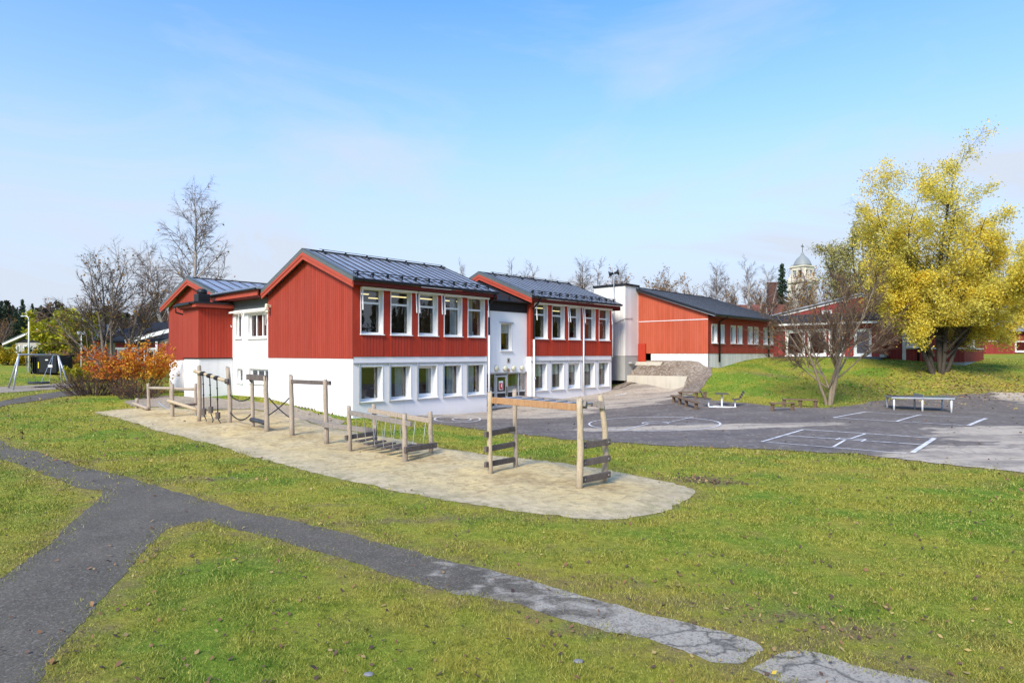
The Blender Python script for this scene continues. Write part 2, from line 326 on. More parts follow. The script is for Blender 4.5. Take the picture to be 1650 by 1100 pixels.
def m_yard():
    t = NT('schoolyard asphalt'); p = t.pos()
    n = t.noise(p, .35, 6, .6); f = t.noise(p, 45, 4, .75)
    col = t.mix(t.ramp(n, [(.35, 0.), (.7, 1.)]), (.15, .124, .102), (.21, .175, .142))
    # sandy drift where the ground slopes down from the bank
    w = None
    for (px, py, r, sx, sy) in ((1010, 632, 10, 1.1, .8), (940, 650, 7, 1.4, .7), (840, 668, 6, 1.2, .6), (1170, 688, 3.6, 2.4, .4), (1060, 690, 3.2, 2, .5), (1700, 748, 6, 1.3, .9), (1700, 705, 6.5, 1, .8), (1600, 740, 2.4, 1.2, .7), (1700, 640, 8, .8, .6), (1560, 725, 1.8, 1.5, .5), (740, 668, 5, 1.4, .7)):
        g = ground(px, py); bl = blob(t, p, g.x, g.y, r, sx, sy); w = bl if w is None else t.math('MAXIMUM', w, bl)
    pn = t.noise(t.map(p, (.5, 1.5, 1)), 1.15, 6, .62, .6)
    k = t.ramp(t.math('ADD', t.math('MULTIPLY', w, .46), t.math('MULTIPLY', pn, .7)), [(.568, 0.), (.61, 1.)])
    col = t.mix(t.math('MULTIPLY', k, .88), col, t.mix(t.noise(p, 6, 4), (.50, .41, .295), (.64, .54, .41)))
    mk = t.ramp(t.noise(t.map(p, (.6, 1.3, 1)), 1.7, 5, .65), [(.62, 0.), (.70, 1.)])
    g = ground(1640, 710); w2 = blob(t, p, g.x, g.y, 10, 1, .9)
    col = t.mix(t.math('MULTIPLY', t.math('MULTIPLY', mk, w2), .8), col, (.20, .15, .07))
    cr = t.ramp(t.voro(t.map(t.warp(p, .8, 1.6), (.35, .6, 1)), .55, 'DISTANCE_TO_EDGE'), [(0, 1.), (.012, 0.)])
    col = t.mix(t.math('MULTIPLY', cr, .35), col, (.06, .05, .045))
    col = t.mix(t.math('MULTIPLY', t.ramp(f, [(.4, 0.), (.75, 1.)]), .4), col, (.09, .088, .09))
    vv = t.node('ShaderNodeTexVoronoi'); t.link(t.map(p, (1, .45, 1)), vv.inputs[0]); vv.inputs['Scale'].default_value = 9; vs = t.sep(vv.outputs['Color'])
    col = t.mix(t.ramp(vs[0], [(.7, 0.), (.95, .25)]), col, (.42, .39, .35)); col = t.mix(t.ramp(vs[1], [(.7, 0.), (.95, .25)]), col, (.09, .085, .085))
    col = t.mix(t.math('MULTIPLY', t.ramp(t.noise(t.map(p, (.5, 1.2, 1)), .6, 7, .7), [(.48, 0.), (.62, 1.)]), .5), col, (.10, .088, .084))
    t.base(col, .86, 0, .25); t.bump(f, .5, .012); return t.m
def m_path():
    t = NT('path asphalt'); p = t.pos(); x = t.sep(p)[0]; f = t.noise(p, 60, 4, .8); n = t.noise(p, .8, 6, .6)
    col = t.mix(t.ramp(n, [(.35, 0.), (.7, 1.)]), (.095, .078, .049), (.15, .124, .082))
    mr = t.node('ShaderNodeMapRange'); t.link(x, mr.inputs[0]); mr.inputs[1].default_value = -3.2; mr.inputs[2].default_value = 2.6; mr.inputs[3].default_value = -.20; mr.inputs[4].default_value = .27
    pt = t.noise(t.map(p, (1.2, 1.7, 1)), 1.6, 5, .6, .5)
    k = t.ramp(t.math('ADD', pt, mr.outputs[0]), [(.52, 0.), (.70, 1.)])
    col = t.mix(t.math('MULTIPLY', k, .9), col, t.mix(t.noise(p, 5, 5), (.42, .37, .285), (.56, .50, .40)))
    cr = t.ramp(t.voro(t.map(t.warp(p, 1.6, .55), (.55, .9, 1)), .9, 'DISTANCE_TO_EDGE'), [(0, 1.), (.022, 0.)])
    mr2 = t.node('ShaderNodeMapRange'); t.link(x, mr2.inputs[0]); mr2.inputs[1].default_value = -2.5; mr2.inputs[2].default_value = 1.5
    col = t.mix(t.math('MULTIPLY', t.math('MULTIPLY', cr, mr2.outputs[0]), .85), col, (.05, .045, .035))
    col = t.mix(t.math('MULTIPLY', t.ramp(f, [(.42, 0.), (.72, 1.)]), .45), col, (.24, .235, .225))
    col = t.mix(t.math('MULTIPLY', t.ramp(t.noise(p, 38, 3, .7), [(.55, 0.), (.75, 1.)]), .5), col, (.035, .035, .035))
    vv = t.node('ShaderNodeTexVoronoi'); t.link(p, vv.inputs[0]); vv.inputs['Scale'].default_value = 40; vs = t.sep(vv.outputs['Color'])
    col = t.mix(t.ramp(vs[0], [(.70, 0.), (.95, .4)]), col, (.34, .30, .25)); col = t.mix(t.ramp(vs[1], [(.6, 0.), (.9, .42)]), col, (.045, .042, .038))
    col = t.mix(t.math('MULTIPLY', t.ramp(t.noise(p, 5, 5, .75), [(.45, 0.), (.7, 1.)]), .22), col, (.06, .052, .04))
    t.base(col, .88, 0, .25); t.bump(f, .8, .015); return t.m
def m_sand():
    t = NT('play sand'); p = t.pos(); n = t.noise(p, .6, 6, .62); m = t.noise(p, 4.5, 5, .7); f = t.noise(p, 55, 4, .8)
    col = t.mix(t.ramp(n, [(.35, 0.), (.68, 1.)]), (.74, .575, .27), (.63, .51, .29))
    col = t.mix(t.math('MULTIPLY', t.ramp(m, [(.47, 0.), (.72, 1.)]), .6), col, (.40, .30, .165))
    col = t.mix(t.math('MULTIPLY', t.ramp(f, [(.45, 0.), (.8, 1.)]), .5), col, (.25, .19, .12))
    vv = t.node('ShaderNodeTexVoronoi'); t.link(t.warp(p, 3, .3), vv.inputs[0]); vv.inputs['Scale'].default_value = 7; vs = t.sep(vv.outputs['Color'])
    col = t.mix(t.ramp(vs[0], [(.72, 0.), (.95, .6)]), col, (.36, .26, .14)); col = t.mix(t.ramp(t.noise(p, 1.6, 4, .6), [(.52, 0.), (.68, .75)]), col, (.42, .305, .155))
    hb_ = None
    for (px, py, r, sx, sy) in ((618, 722, 1.6, 1.5, .7), (690, 742, 1.0, 1.3, .7), (335, 684, 1.6, 1.2, .8), (418, 692, 1.4, 1.3, .7), (500, 706, 1.6, 1.3, .7), (832, 772, .9, 1.2, .8), (955, 786, .9, 1.4, .7), (870, 778, 1.2, 1.6, .6), (255, 668, 1.5, 1.4, .7), (560, 718, 1.2, 1.3, .6)):
        gq = ground(px, py); bq = blob(t, p, gq.x, gq.y, r, sx, sy); hb_ = bq if hb_ is None else t.math('MAXIMUM', hb_, bq)
    hb_ = t.math('MULTIPLY', hb_, t.ramp(t.noise(p, 3.4, 5, .7), [(.38, .1), (.6, 1.)])); col = t.mix(t.math('MULTIPLY', hb_, .75), col, (.33, .225, .105))
    e = t.attr('edge'); col = t.mix(t.math('MULTIPLY', e, .7), col, (.53, .45, .32)); eg = t.math('MULTIPLY', e, t.ramp(t.noise(p, 2.6, 5, .65), [(.45, 0.), (.6, 1.)])); col = t.mix(t.math('MULTIPLY', eg, .7), col, (.27, .24, .12))
    t.base(col, .95, 0, .1); t.bump(t.math('ADD', t.math('MULTIPLY', m, .8), t.math('MULTIPLY', f, .3)), .9, .07); return t.m
def m_gravel(name, a, b, c):
    t = NT(name); p = t.pos(); v = t.node('ShaderNodeTexVoronoi'); t.link(p, v.inputs[0]); v.inputs['Scale'].default_value = 7
    n = t.noise(p, .7, 5, .6)
    col = t.mix(t.ramp(n, [(.35, 0.), (.7, 1.)]), a, b); s = t.sep(v.outputs['Color'])[0]
    col = t.mix(t.ramp(s, [(.3, 0.), (.9, .75)]), col, c); col = t.mix(t.ramp(t.noise(p, 9, 5, .7), [(.45, 0.), (.7, .6)]), col, (.05, .04, .035))
    t.base(col, .92, 0, .2); t.bump(v.outputs['Distance'], .9, .05); return t.m
def m_paint():
    t = NT('road paint'); p = t.pos(); n = t.noise(p, 3.2, 6, .75)
    col = t.mix(t.ramp(n, [(.47, 0.), (.64, .9)]), (.74, .72, .70), (.30, .29, .30)); t.base(col, .7, 0, .3); return t.m
M['ground'] = m_ground(); M['blades'] = m_blades(); M['yard'] = m_yard(); M['path'] = m_path(); M['sand'] = m_sand(); M['paint'] = m_paint()
M['gravel'] = m_gravel('gravel bank', (.17, .125, .085), (.29, .235, .17), (.38, .33, .27)); M['greygravel'] = m_gravel('grey gravel path', (.34, .28, .20), (.44, .37, .27), (.34, .29, .22))

# ------------------------------------------------------------------ world, sun, camera
SUN_EL, SUN_DIR = R(38), np.array([-.44, -.90])      # horizontal direction towards the sun
w = bpy.data.worlds.new('World'); SC.world = w; w.use_nodes = True; wt = w.node_tree
sky = wt.nodes.new('ShaderNodeTexSky'); sky.sky_type = 'NISHITA'; sky.sun_disc = False; sky.sun_elevation = SUN_EL
sky.sun_rotation = math.atan2(SUN_DIR[0], SUN_DIR[1]); sky.air_density = 1.0; sky.dust_density = .6; sky.ozone_density = 1.6; sky.altitude = 100
tc = wt.nodes.new('ShaderNodeTexCoord'); mp = wt.nodes.new('ShaderNodeMapping'); mp.inputs['Scale'].default_value = (1.2, 1.2, 3.5); mp.inputs['Rotation'].default_value = (0, R(24), R(-30))
wt.links.new(tc.outputs['Generated'], mp.inputs[0])
cn = wt.nodes.new('ShaderNodeTexNoise'); cn.inputs['Scale'].default_value = 1.7; cn.inputs['Detail'].default_value = 7; cn.inputs['Roughness'].default_value = .58; cn.inputs['Distortion'].default_value = .7
wt.links.new(mp.outputs[0], cn.inputs['Vector'])
cr = wt.nodes.new('ShaderNodeValToRGB'); cr.color_ramp.elements[0].position = .47; cr.color_ramp.elements[1].position = .78; cr.color_ramp.elements[0].color = (0,0,0,1); cr.color_ramp.elements[1].color = (.52,.52,.52,1)
wt.links.new(cn.outputs['Fac'], cr.inputs[0])
sx = wt.nodes.new('ShaderNodeSeparateXYZ'); wt.links.new(tc.outputs['Generated'], sx.inputs[0])
hz = wt.nodes.new('ShaderNodeValToRGB'); wt.links.new(sx.outputs['Z'], hz.inputs[0])
e = hz.color_ramp.elements; e[0].position = 0; e[0].color = (1,1,1,1); e[1].position = .5; e[1].color = (0,0,0,1)
for p_, c_ in ((.1, .965), (.228, .70), (.34, .30)): q = e.new(p_); q.color = (c_, c_, c_, 1)
ad = wt.nodes.new('ShaderNodeMath'); ad.operation = 'ADD'; ad.use_clamp = True; wt.links.new(cr.outputs[0], ad.inputs[0]); wt.links.new(hz.outputs[0], ad.inputs[1])
mxw = wt.nodes.new('ShaderNodeMix'); mxw.data_type = 'RGBA'; wt.links.new(ad.outputs[0], mxw.inputs[0])
gm = wt.nodes.new('ShaderNodeMix'); gm.data_type = 'RGBA'; gm.blend_type = 'MULTIPLY'; gm.inputs[0].default_value = 1; gm.inputs[7].default_value = (1.03, 1.70, 2.45, 1)
wt.links.new(sky.outputs[0], gm.inputs[6]); wt.links.new(gm.outputs[2], mxw.inputs[6]); mxw.inputs[7].default_value = (4.7, 5.25, 6.15, 1)
bg = wt.nodes['Background']; bg.inputs['Strength'].default_value = .15; wt.links.new(mxw.outputs[2], bg.inputs[0])
sl = bpy.data.lights.new('sun', 'SUN'); sl.energy = 4.9; sl.angle = R(18); sl.color = (1, .90, .76)
so = bpy.data.objects.new('sun', sl); COL.objects.link(so)
sd = Vector((SUN_DIR[0]*math.cos(SUN_EL), SUN_DIR[1]*math.cos(SUN_EL), math.sin(SUN_EL))); so.rotation_euler = sd.to_track_quat('Z', 'Y').to_euler(); so.location = (-30, -30, 40)
cam = bpy.data.cameras.new('camera'); co = bpy.data.objects.new('camera', cam); COL.objects.link(co); SC.camera = co
co.location = (0, 0, CAMH); co.rotation_euler = (R(90), 0, 0); cam.sensor_width = 36; cam.lens = FPX/1650*36; cam.shift_y = (HY-550)/1650; cam.clip_end = 3000; cam.clip_start = .1
SC.view_settings.view_transform = 'Standard'; SC.view_settings.look = 'None'; SC.view_settings.exposure = 0; SC.view_settings.gamma = 1
SC.cycles.max_bounces = 6; SC.cycles.diffuse_bounces = 3; SC.cycles.glossy_bounces = 3; SC.cycles.transparent_max_bounces = 10; SC.cycles.use_denoising = True
SC.cycles.caustics_reflective = False; SC.cycles.caustics_refractive = False; SC.cycles.sample_clamp_indirect = 6

# ------------------------------------------------------------------ outlines on the ground (photo pixels -> terrain points)
def outline(px): return [(lambda g: (g.x, g.y))(ground(*q)) for q in px]
def rough(poly, step=.14, amp=.07, seed=1, closed=True):
    r = random.Random(seed); out = []; n = len(poly); ph = [r.uniform(0, 6) for _ in range(4)]; s = 0
    for i in range(n if closed else n-1):
        a, b = Vector(poly[i]), Vector(poly[(i+1) % n]); L = (b-a).length; st = max(step, (a.y+b.y)/2*.012); k = max(1, int(L/st)); nn = (b-a).normalized(); nn = Vector((-nn.y, nn.x))
        for j in range(k):
            d = s+L*j/k; o = amp*(.9*math.sin(d*1.3+ph[0])+.6*math.sin(d*3.1+ph[1])+.5*math.sin(d*7.3+ph[2])+.3*math.sin(d*15.1+ph[3])+r.uniform(-1, 1))*.6
            p = a+(b-a)*(j/k)+nn*o; out.append((p.x, p.y))
        s += L
    return out
def inside(poly, x, y):
    c = np.zeros(len(x), bool); n = len(poly)
    for i in range(n):
        x0, y0 = poly[i]; x1, y1 = poly[(i+1) % n]
        if y0 == y1: continue
        m = ((y0 > y) != (y1 > y)) & (x < (x1-x0)*(y-y0)/(y1-y0)+x0); c ^= m
    return c
def seg_dist(poly, x, y, closed=True):
    d = np.full(len(x), 1e9); n = len(poly)
    for i in range(n if closed else n-1):
        ax, ay = poly[i]; bx, by = poly[(i+1) % n]; vx, vy = bx-ax, by-ay; L2 = vx*vx+vy*vy+1e-12
        t = np.clip(((x-ax)*vx+(y-ay)*vy)/L2, 0, 1); d = np.minimum(d, np.hypot(x-ax-t*vx, y-ay-t*vy))
    return d
def sheet(name, poly, off, mat, grid=.8, edge_attr=False, hfun=None):
    xs = [p[0] for p in poly]; ys = [p[1] for p in poly]
    gx, gy = np.meshgrid(np.arange(min(xs), max(xs), grid), np.arange(min(ys), max(ys), grid)); gx, gy = gx.ravel(), gy.ravel()
    m = inside(poly, gx, gy); gx, gy = gx[m], gy[m]; m = seg_dist(poly, gx, gy) > grid*.3; gx, gy = gx[m], gy[m]
    pts = [Vector(p) for p in poly]+[Vector((a, b)) for a, b in zip(gx, gy)]
    n = len(poly); vo, _, fo, *_ = delaunay_2d_cdt(pts, [(i, (i+1) % n) for i in range(n)], [list(range(n))], 1, 1e-5)
    vx = np.array([v.x for v in vo]); vy = np.array([v.y for v in vo]); z = (hfun or H)(vx, vy)+off
    f = np.array([t if len(t) == 3 else t[:3] for t in fo])
    a, b, c = f.T; cr = (vx[b]-vx[a])*(vy[c]-vy[a])-(vy[b]-vy[a])*(vx[c]-vx[a]); f[cr < 0] = f[cr < 0][:, ::-1]
    at = {}
    if edge_attr: at['edge'] = ('POINT', np.clip(1-seg_dist(poly, vx, vy)/1.3, 0, 1))
    o = mkobj(name, fast_mesh(name, np.c_[vx, vy, z], f, mat, at, smooth=True)); return tag(o, kind='structure')

SAND = rough(outline([(152,664),(240,690),(330,712),(430,742),(560,775),(640,791),(750,812),(850,826),(950,836),(1010,836),(1070,826),(1105,806),(1117,791),(1103,783),(1055,772),(982,757.5),(910,747.5),(861,740),(800,735),(718,723),(640,707),(544,692),(500,681),(470,668),(400,660),(335,662),(259,656.5),(218,658),(186,660.5)]), step=.09, amp=.085, seed=3)
PATH = rough(outline([(-60,694),(0,708.6),(23,722),(61,728),(126,750.6),(179,762),(248,781),(324,804),(382,821),(458,834.6),(560,861),(643.6,882),(735.6,905.5),(852.8,934.7),(936,960),(1020,981),(1103.7,1001.6),(1166,1018),(1216,1035),(1229,1047),(1191.5,1068),(1145.5,1066),(1103.7,1045.6),(1041,1026.8),(978,1018),(915.5,1001.7),(861,985),(831.8,972),(735.6,957.7),(664.5,934.7),(601.8,918),(560,901),(496,886),(439,866),(362.6,848),(336,840),(300,843),(267,853.7),(214,905),(153,981.5),(99,1042.6),(57,1100),(20,1180),(-160,1180),(-90,1000),(0,930),(76,878.5),(126,832.7),(158,803),(168,791),(126,786),(76,766),(38,750.6),(0,740),(-60,722)]), step=.07, amp=.04, seed=5)
PAD = rough(outline([(1203.6,1076),(1254.5,1052.7),(1298,1047),(1342,1058),(1371,1071),(1443.6,1085.5),(1491,1098),(1560,1125),(1500,1150),(1350,1135),(1262,1101)]), amp=.035, seed=6)
back_edge = [UV(24.6,.4), UV(26.5,.0), UV(26.95,-2), UV(26.95,-5.3)]
YARD = rough(outline([(640,672),(680,679),(748,689),(833,699.6),(917.6,708),(985.5,713),(1087,719),(1240,724.4),(1378,731.5),(1462,742),(1545.5,750),(1650,761.5),(1800,775),(1900,700),(1800,628),(1650,632),(1580,634),(1500,638),(1420,645),(1380,652),(1330,658),(1255,656),(1200,650),(1150,645.5),(1118,640),(1096,634)])+back_edge[::-1]+[UV(10,.35), UV(5.2,.25)], amp=.13, seed=8)
GPATH = rough(outline([(200,646),(268,637),(330,640),(400,646),(470,655),(520,668),(560,680),(540,690),(500,680),(440,664),(400,659),(335,660),(259,656),(215,655)]), amp=.12, seed=9)
SWINGPIT = rough(outline([(-70,627),(0,623.6),(60,620),(109,617.5),(122,621),(109,625.5),(50,630),(0,633.5),(-70,640)]), amp=.15, seed=10)
LPATH = rough(outline([(-70,661),(0,647),(34,640),(70,634),(110,630),(140,628),(140,635),(95,640.5),(51,647),(20,652),(0,656),(-70,680)]), amp=.1, seed=12)
OUT = [SAND, PATH, PAD, YARD]

# ground sheet reaching the horizon
def axis(lo, hi, s0, far):
    a = list(np.arange(lo, hi+1e-6, s0)); s = s0; x = hi
    while x < far: s *= 1.25; x += s; a.append(x)
    s = s0; x = lo; b = []
    while x > -far: s *= 1.25; x -= s; b.append(x)
    return np.array(b[::-1]+a)
ax_, ay_ = axis(-48, 60, .55, 1500), axis(2, 85, .5, 1500)
gx, gy = np.meshgrid(ax_, ay_); sh = gx.shape; gx, gy = gx.ravel(), gy.ravel(); gz = H(gx, gy)
near = (gy < 75) & (np.abs(gx) < 60)
dirt = np.zeros(len(gx))
for poly, wd, k in ((PATH, .55, .55), (PAD, .5, .7), (SAND, .5, .45), (YARD, .5, .5), (SWINGPIT, .5, .6)):
    dd = np.full(len(gx), 9.); dd[near] = seg_dist(poly, gx[near], gy[near]); dirt = np.maximum(dirt, k*np.exp(-(dd/wd)**2))
SPOTS = [((1120,772),1.0,.5,.9),((1165,777),.9,.4,.9),((1370,1010),.9,.5,.7),((1250,985),1.0,.4,.6),((640,840),2.2,.45,.6),((330,772),2.2,.6,.6),((980,940),1.8,.35,.55),((150,742),1.6,.5,.6),((1590,630),3,1.3,.5),((1240,604),2.5,1.2,.5),((20,650),3,1.5,.4),((930,880),1.5,.4,.45),((1450,880),2.,.5,.3),((820,930),1.4,.3,.5),((430,790),1.6,.22,.7),((520,815),1.5,.22,.7),((700,865),1.5,.22,.7),((960,925),1.6,.25,.6),((1080,965),1.4,.25,.6),((1300,1000),1.2,.3,.7),((1420,1030),.9,.25,.7),((180,725),1.8,.3,.6),((740,830),1.6,.2,.5),((400,900),.8,.25,.5),((560,935),.9,.2,.6),((1500,760),2,.3,.5),((1350,740),2,.3,.5),((900,700),1.5,.3,.3)]
for (q, rx, ry, k) in SPOTS:
    g = ground(*q); dirt = np.maximum(dirt, k*np.exp(-(((gx-g.x)/rx)**2+((gy-g.y)/ry)**2)))
dryv = np.zeros(len(gx))
for poly, wd, k in ((PATH, .9, .9), (PAD, .9, .9), (SAND, .8, .7), (YARD, 1.3, .9), (LPATH, 1.5, .8), (SWINGPIT, 1.5, .8)):
    dd = np.full(len(gx), 9.); dd[near] = seg_dist(poly[::2], gx[near], gy[near]); dryv = np.maximum(dryv, k*np.exp(-(dd/wd)**2))
DRYS = [((560,835),2.6,.8,.8),((1120,960),3,.7,.8),((1500,1040),2.5,.6,.7),((860,890),2.2,.6,.7),((1450,760),5,1.2,.6),((250,740),3,.8,.7),((1300,905),2.5,.8,.5),((120,840),1.6,.8,.5),((1180,745),3,.8,.6),((1540,618),6,2.2,.8),((1230,600),1.6,1.,.4),((620,1010),1.6,.5,.5),((450,950),1.2,.4,.6)]
for (q, rx, ry, k) in DRYS:
    g = ground(*q); dryv = np.maximum(dryv, k*np.exp(-(((gx-g.x)/rx)**2+((gy-g.y)/ry)**2)))
nx = sh[1]; ii = np.arange(sh[0]-1)[:, None]*nx+np.arange(nx-1)[None]; ii = ii.ravel()
gf = np.c_[ii, ii+1, ii+nx+1, ii+nx]
gz = gz-np.where(np.hypot(gx, gy-20) > 200, (np.hypot(gx, gy-20)-200)*.002, 0)
tag(mkobj('ground', fast_mesh('ground', np.c_[gx, gy, gz], gf, M['ground'], {'dirt': ('POINT', dirt), 'dry': ('POINT', dryv)}, True)), kind='structure')
sheet('asphalt_path', PATH, .005, M['path'], .5); sheet('asphalt_pad', PAD, .005, M['path'], .5)
sheet('schoolyard', YARD, .022, M['yard'], .9); sheet('gravel_path', GPATH, .018, M['greygravel'], .7)
def hsand(x, y):
    n = np.zeros(len(x)); q = np.random.default_rng(4)
    for k in (1.1, 2.3, 4.1, 6.5):
        for _ in range(3): a, b = q.uniform(0, 6.283, 2); n += np.sin((x*math.cos(a)+y*math.sin(a))*k*q.uniform(.8, 1.25)+b)/k
    e = np.clip(seg_dist(SAND[::2], x, y)/.9, 0, 1); return H(x, y)+e*(.05+.035*n).clip(0, .16)
sheet('play_sand', SAND, .010, M['sand'], .26, True, hsand); sheet('swing_sand', SWINGPIT, .03, M['greygravel'], .8); sheet('footpath', LPATH, .03, M['path'], .8)

# gravel bank between retaining wall and hall
def hgrav(x, y):
    rx, ry = x-C0[0], y-C0[1]; u = rx*U[0]+ry*U[1]; v = rx*V[0]+ry*V[1]
    pl = 1.80+np.clip((u-26.95)/1.5, 0, 1)*1.32
    fade = np.clip((v+6.7)/1.3, 0, 1); fade = fade*fade*(3-2*fade)
    h = H(x, y)+.03; return np.where(u > 26.85, np.maximum(h, h*(1-fade)+pl*fade), h)
gp = [UV(26.95, .25), UV(26.95, -5.2)]+[(g.x, g.y) for g in (ground(1100,628), ground(1090,634), ground(1112,637), ground(1126,630), ground(1136,618), ground(1147,604), ground(1148,590))]+[UV(28.46, -6.2), UV(28.46, .25)]
sheet('gravel_slope', rough(gp, amp=.05, seed=14), 0, M['gravel'], .3, hfun=hgrav)
heap = [UV(24.5, .35), UV(24.6, -.25), UV(25.4, -.5), UV(26.4, -.55), UV(26.9, -1.5), UV(26.95, 0.3)]
sheet('gravel_heap', rough(heap, amp=.1, seed=15), .0, M['gravel'], .25, hfun=lambda x, y: H(x, y)+.05+.12*np.exp(-seg_dist([UV(25.5, .2), UV(26.9, -.2)], x, y, False)**2*4))

# painted court lines
def line_strip(mb, pts, wd=.10, closed=False):
    P = [Vector(p) for p in pts]; out = []
    n = len(P)
    for i in range(n if closed else n-1):
        a, b = P[i], P[(i+1) % n]; k = max(1, int((b-a).length/.35)); nn = (b-a).normalized(); nn = Vector((-nn.y, nn.x))*wd/2
        for j in range(k):
            c, d = a+(b-a)*(j/k), a+(b-a)*((j+1)/k); q = [c-nn, d-nn, d+nn, c+nn]
            z = H([t.x for t in q], [t.y for t in q])+.042; mb.quad(*[(t.x, t.y, zz) for t, zz in zip(q, z)])
def gxy(*px): return outline(px)
def ellipse_px(cx, cy, rx, ry, a0=0, a1=360, n=40):
    return outline([(cx+rx*math.cos(R(a0+(a1-a0)*i/n)), cy+ry*math.sin(R(a0+(a1-a0)*i/n))) for i in range(n+1)])
mb = MB()
A_, B_, C_, D_ = (1227.7,712.7), (1294.6,693), (1505.8,707.2), (1470.2,730.6)
line_strip(mb, gxy(A_, B_), .12); line_strip(mb, gxy(B_, C_)); line_strip(mb, gxy(C_, D_), .17); line_strip(mb, gxy((1460,732), A_), .07)
line_strip(mb, gxy((1268,703), (1485,717.5))); line_strip(mb, gxy((1394,700), (1370,708))); line_strip(mb, gxy((1362,710), (1343,721)))
line_strip(mb, gxy((1347,709.5), (1354,706.5), (1395,709), (1388,712.5)), .08)
mb.obj('rectangular_court_lines', M['paint'], fix=False)['kind'] = 'structure'
mb = MB(); line_strip(mb, gxy((1342.7,673.8), (1395,664.6)), .13); line_strip(mb, gxy((1395,664.6), (1589.4,675))); line_strip(mb, gxy((1589.4,675), (1560.2,686.7)), .17); line_strip(mb, gxy((1560.2,686.7), (1342.7,673.8))); line_strip(mb, gxy((1484,669), (1444,680)), .12)
mb.obj('far_court_lines', M['paint'], fix=False)['kind'] = 'structure'
mb = MB(); line_strip(mb, ellipse_px(1055, 684, 106, 11.5)); line_strip(mb, ellipse_px(1056, 683, 21, 3, 180, 360, 16)); line_strip(mb, gxy((1003,694), (1045,683.5))); line_strip(mb, gxy((1036,683), (1160,684))); line_strip(mb, gxy((1076,681.5), (1118,672)), .07)
mb.obj('round_court_lines', M['paint'], fix=False)['kind'] = 'structure'
mb = MB(); line_strip(mb, ellipse_px(737, 676, 37, 5.4)); line_strip(mb, ellipse_px(744, 676.5, 15, 2.4, n=24)); line_strip(mb, gxy((990,638), (1010,634)), .2)
mb.obj('ring_court_lines', M['paint'], fix=False)['kind'] = 'structure'

# ------------------------------------------------------------------ building helpers (local axes: x along the front, y into the building)
_wcache = {}
def window(parent, x, y, z, w, h, depth=.27, rz=0, bar=None, mull=0, sash=.075, curtain=None, case=.05, label=None, blind=0, inner=True):
    key = (round(w, 2), round(h, 2), depth, bar, mull, sash, case)
    if key not in _wcache:
        f = MB(); o = -.025
        f.box(0, o, 0, case, depth+.09, h); f.box(w-case, o, 0, w, depth+.09, h); f.box(case, o, h-case, w-case, depth+.09, h); f.box(case, depth-.02, 0, w-case, depth+.09, case)
        a, b, d0, d1 = case, w-case, depth, depth+.07
        f.box(a, d0, case, a+sash, d1, h-case); f.box(b-sash, d0, case, b, d1, h-case); f.box(a+sash, d0, case, b-sash, d1, case+sash); f.box(a+sash, d0, h-case-sash, b-sash, d1, h-case)
        if bar: f.box(a+sash, d0-.012, bar-.055, b-sash, d1-.003, bar+.055)
        for k in range(mull): xm = a+(b-a)*(k+1)/(mull+1); f.box(xm-.055, d0-.015, case+sash, xm+.055, d1-.005, h-case-sash)
        s = MB().prism([(-.03, -.11, -.055), (-.03, -.11, -.015), (-.03, depth-.002, .05), (-.03, depth-.002, -.02)], (w+.06, 0, 0))
        p = MB().quad((a, depth+.035, case), (b, depth+.035, case), (b, depth+.035, h-case), (a, depth+.035, h-case))
        _wcache[key] = (f.mesh('window', M['frame']), s.mesh('sill', M['frame']), p.mesh('pane', M['glass'], fix=False))
    me = _wcache[key]
    o = mkobj('window', me[0], parent, (x, y, z), rz)
    if label: o['label'] = label
    mkobj('sill', me[1], o); mkobj('pane', me[2], o)
    if curtain:
        for (c0, c1) in curtain:
            k = ('cur', round(c0*w, 2), round(c1*w, 2), round(h, 2), depth)
            if k not in _wcache:
                m = MB(); n = 26; pts = []
                for i in range(n+1):
                    t = c0*w+(c1-c0)*w*i/n; yy = depth+.22+.045*math.sin(i*1.9)+.02*math.sin(i*.7); pts.append((t, yy))
                for i in range(n): m.quad((pts[i][0], pts[i][1], -.1), (pts[i+1][0], pts[i+1][1], -.1), (pts[i+1][0], pts[i+1][1], h+.1), (pts[i][0], pts[i][1], h+.1))
                _wcache[k] = m.mesh('curtain', M['curtain'], True, False)
            mkobj('curtain', _wcache[k], o)
    if blind:
        k = ('bl', round(w, 2), round(h, 2), blind, depth)
        if k not in _wcache: _wcache[k] = MB().quad((.08, depth+.14, h*(1-blind)), (w-.08, depth+.14, h*(1-blind)), (w-.08, depth+.14, h), (.08, depth+.14, h)).mesh('blind', M['blind'], fix=False)
        mkobj('blind', _wcache[k], o)
    return o
def wall_strip(mb, x0, x1, y0, y1, z0, z1, opens):
    """wall between x0..x1 with rectangular openings (xa, xb, za, zb), sorted and not overlapping"""
    x = x0
    for xa, xb, za, zb in sorted(opens):
        if xa > x: mb.box(x, y0, z0, xa, y1, z1)
        if za > z0: mb.box(xa, y0, z0, xb, y1, za)
        if zb < z1: mb.box(xa, y0, zb, xb, y1, z1)
        x = xb
    if x < x1: mb.box(x, y0, z0, x1, y1, z1)
    return mb
def swapped(mb):  # x<->y for gable planes
    mb.v = [(b, a, c) for a, b, c in mb.v]; return mb
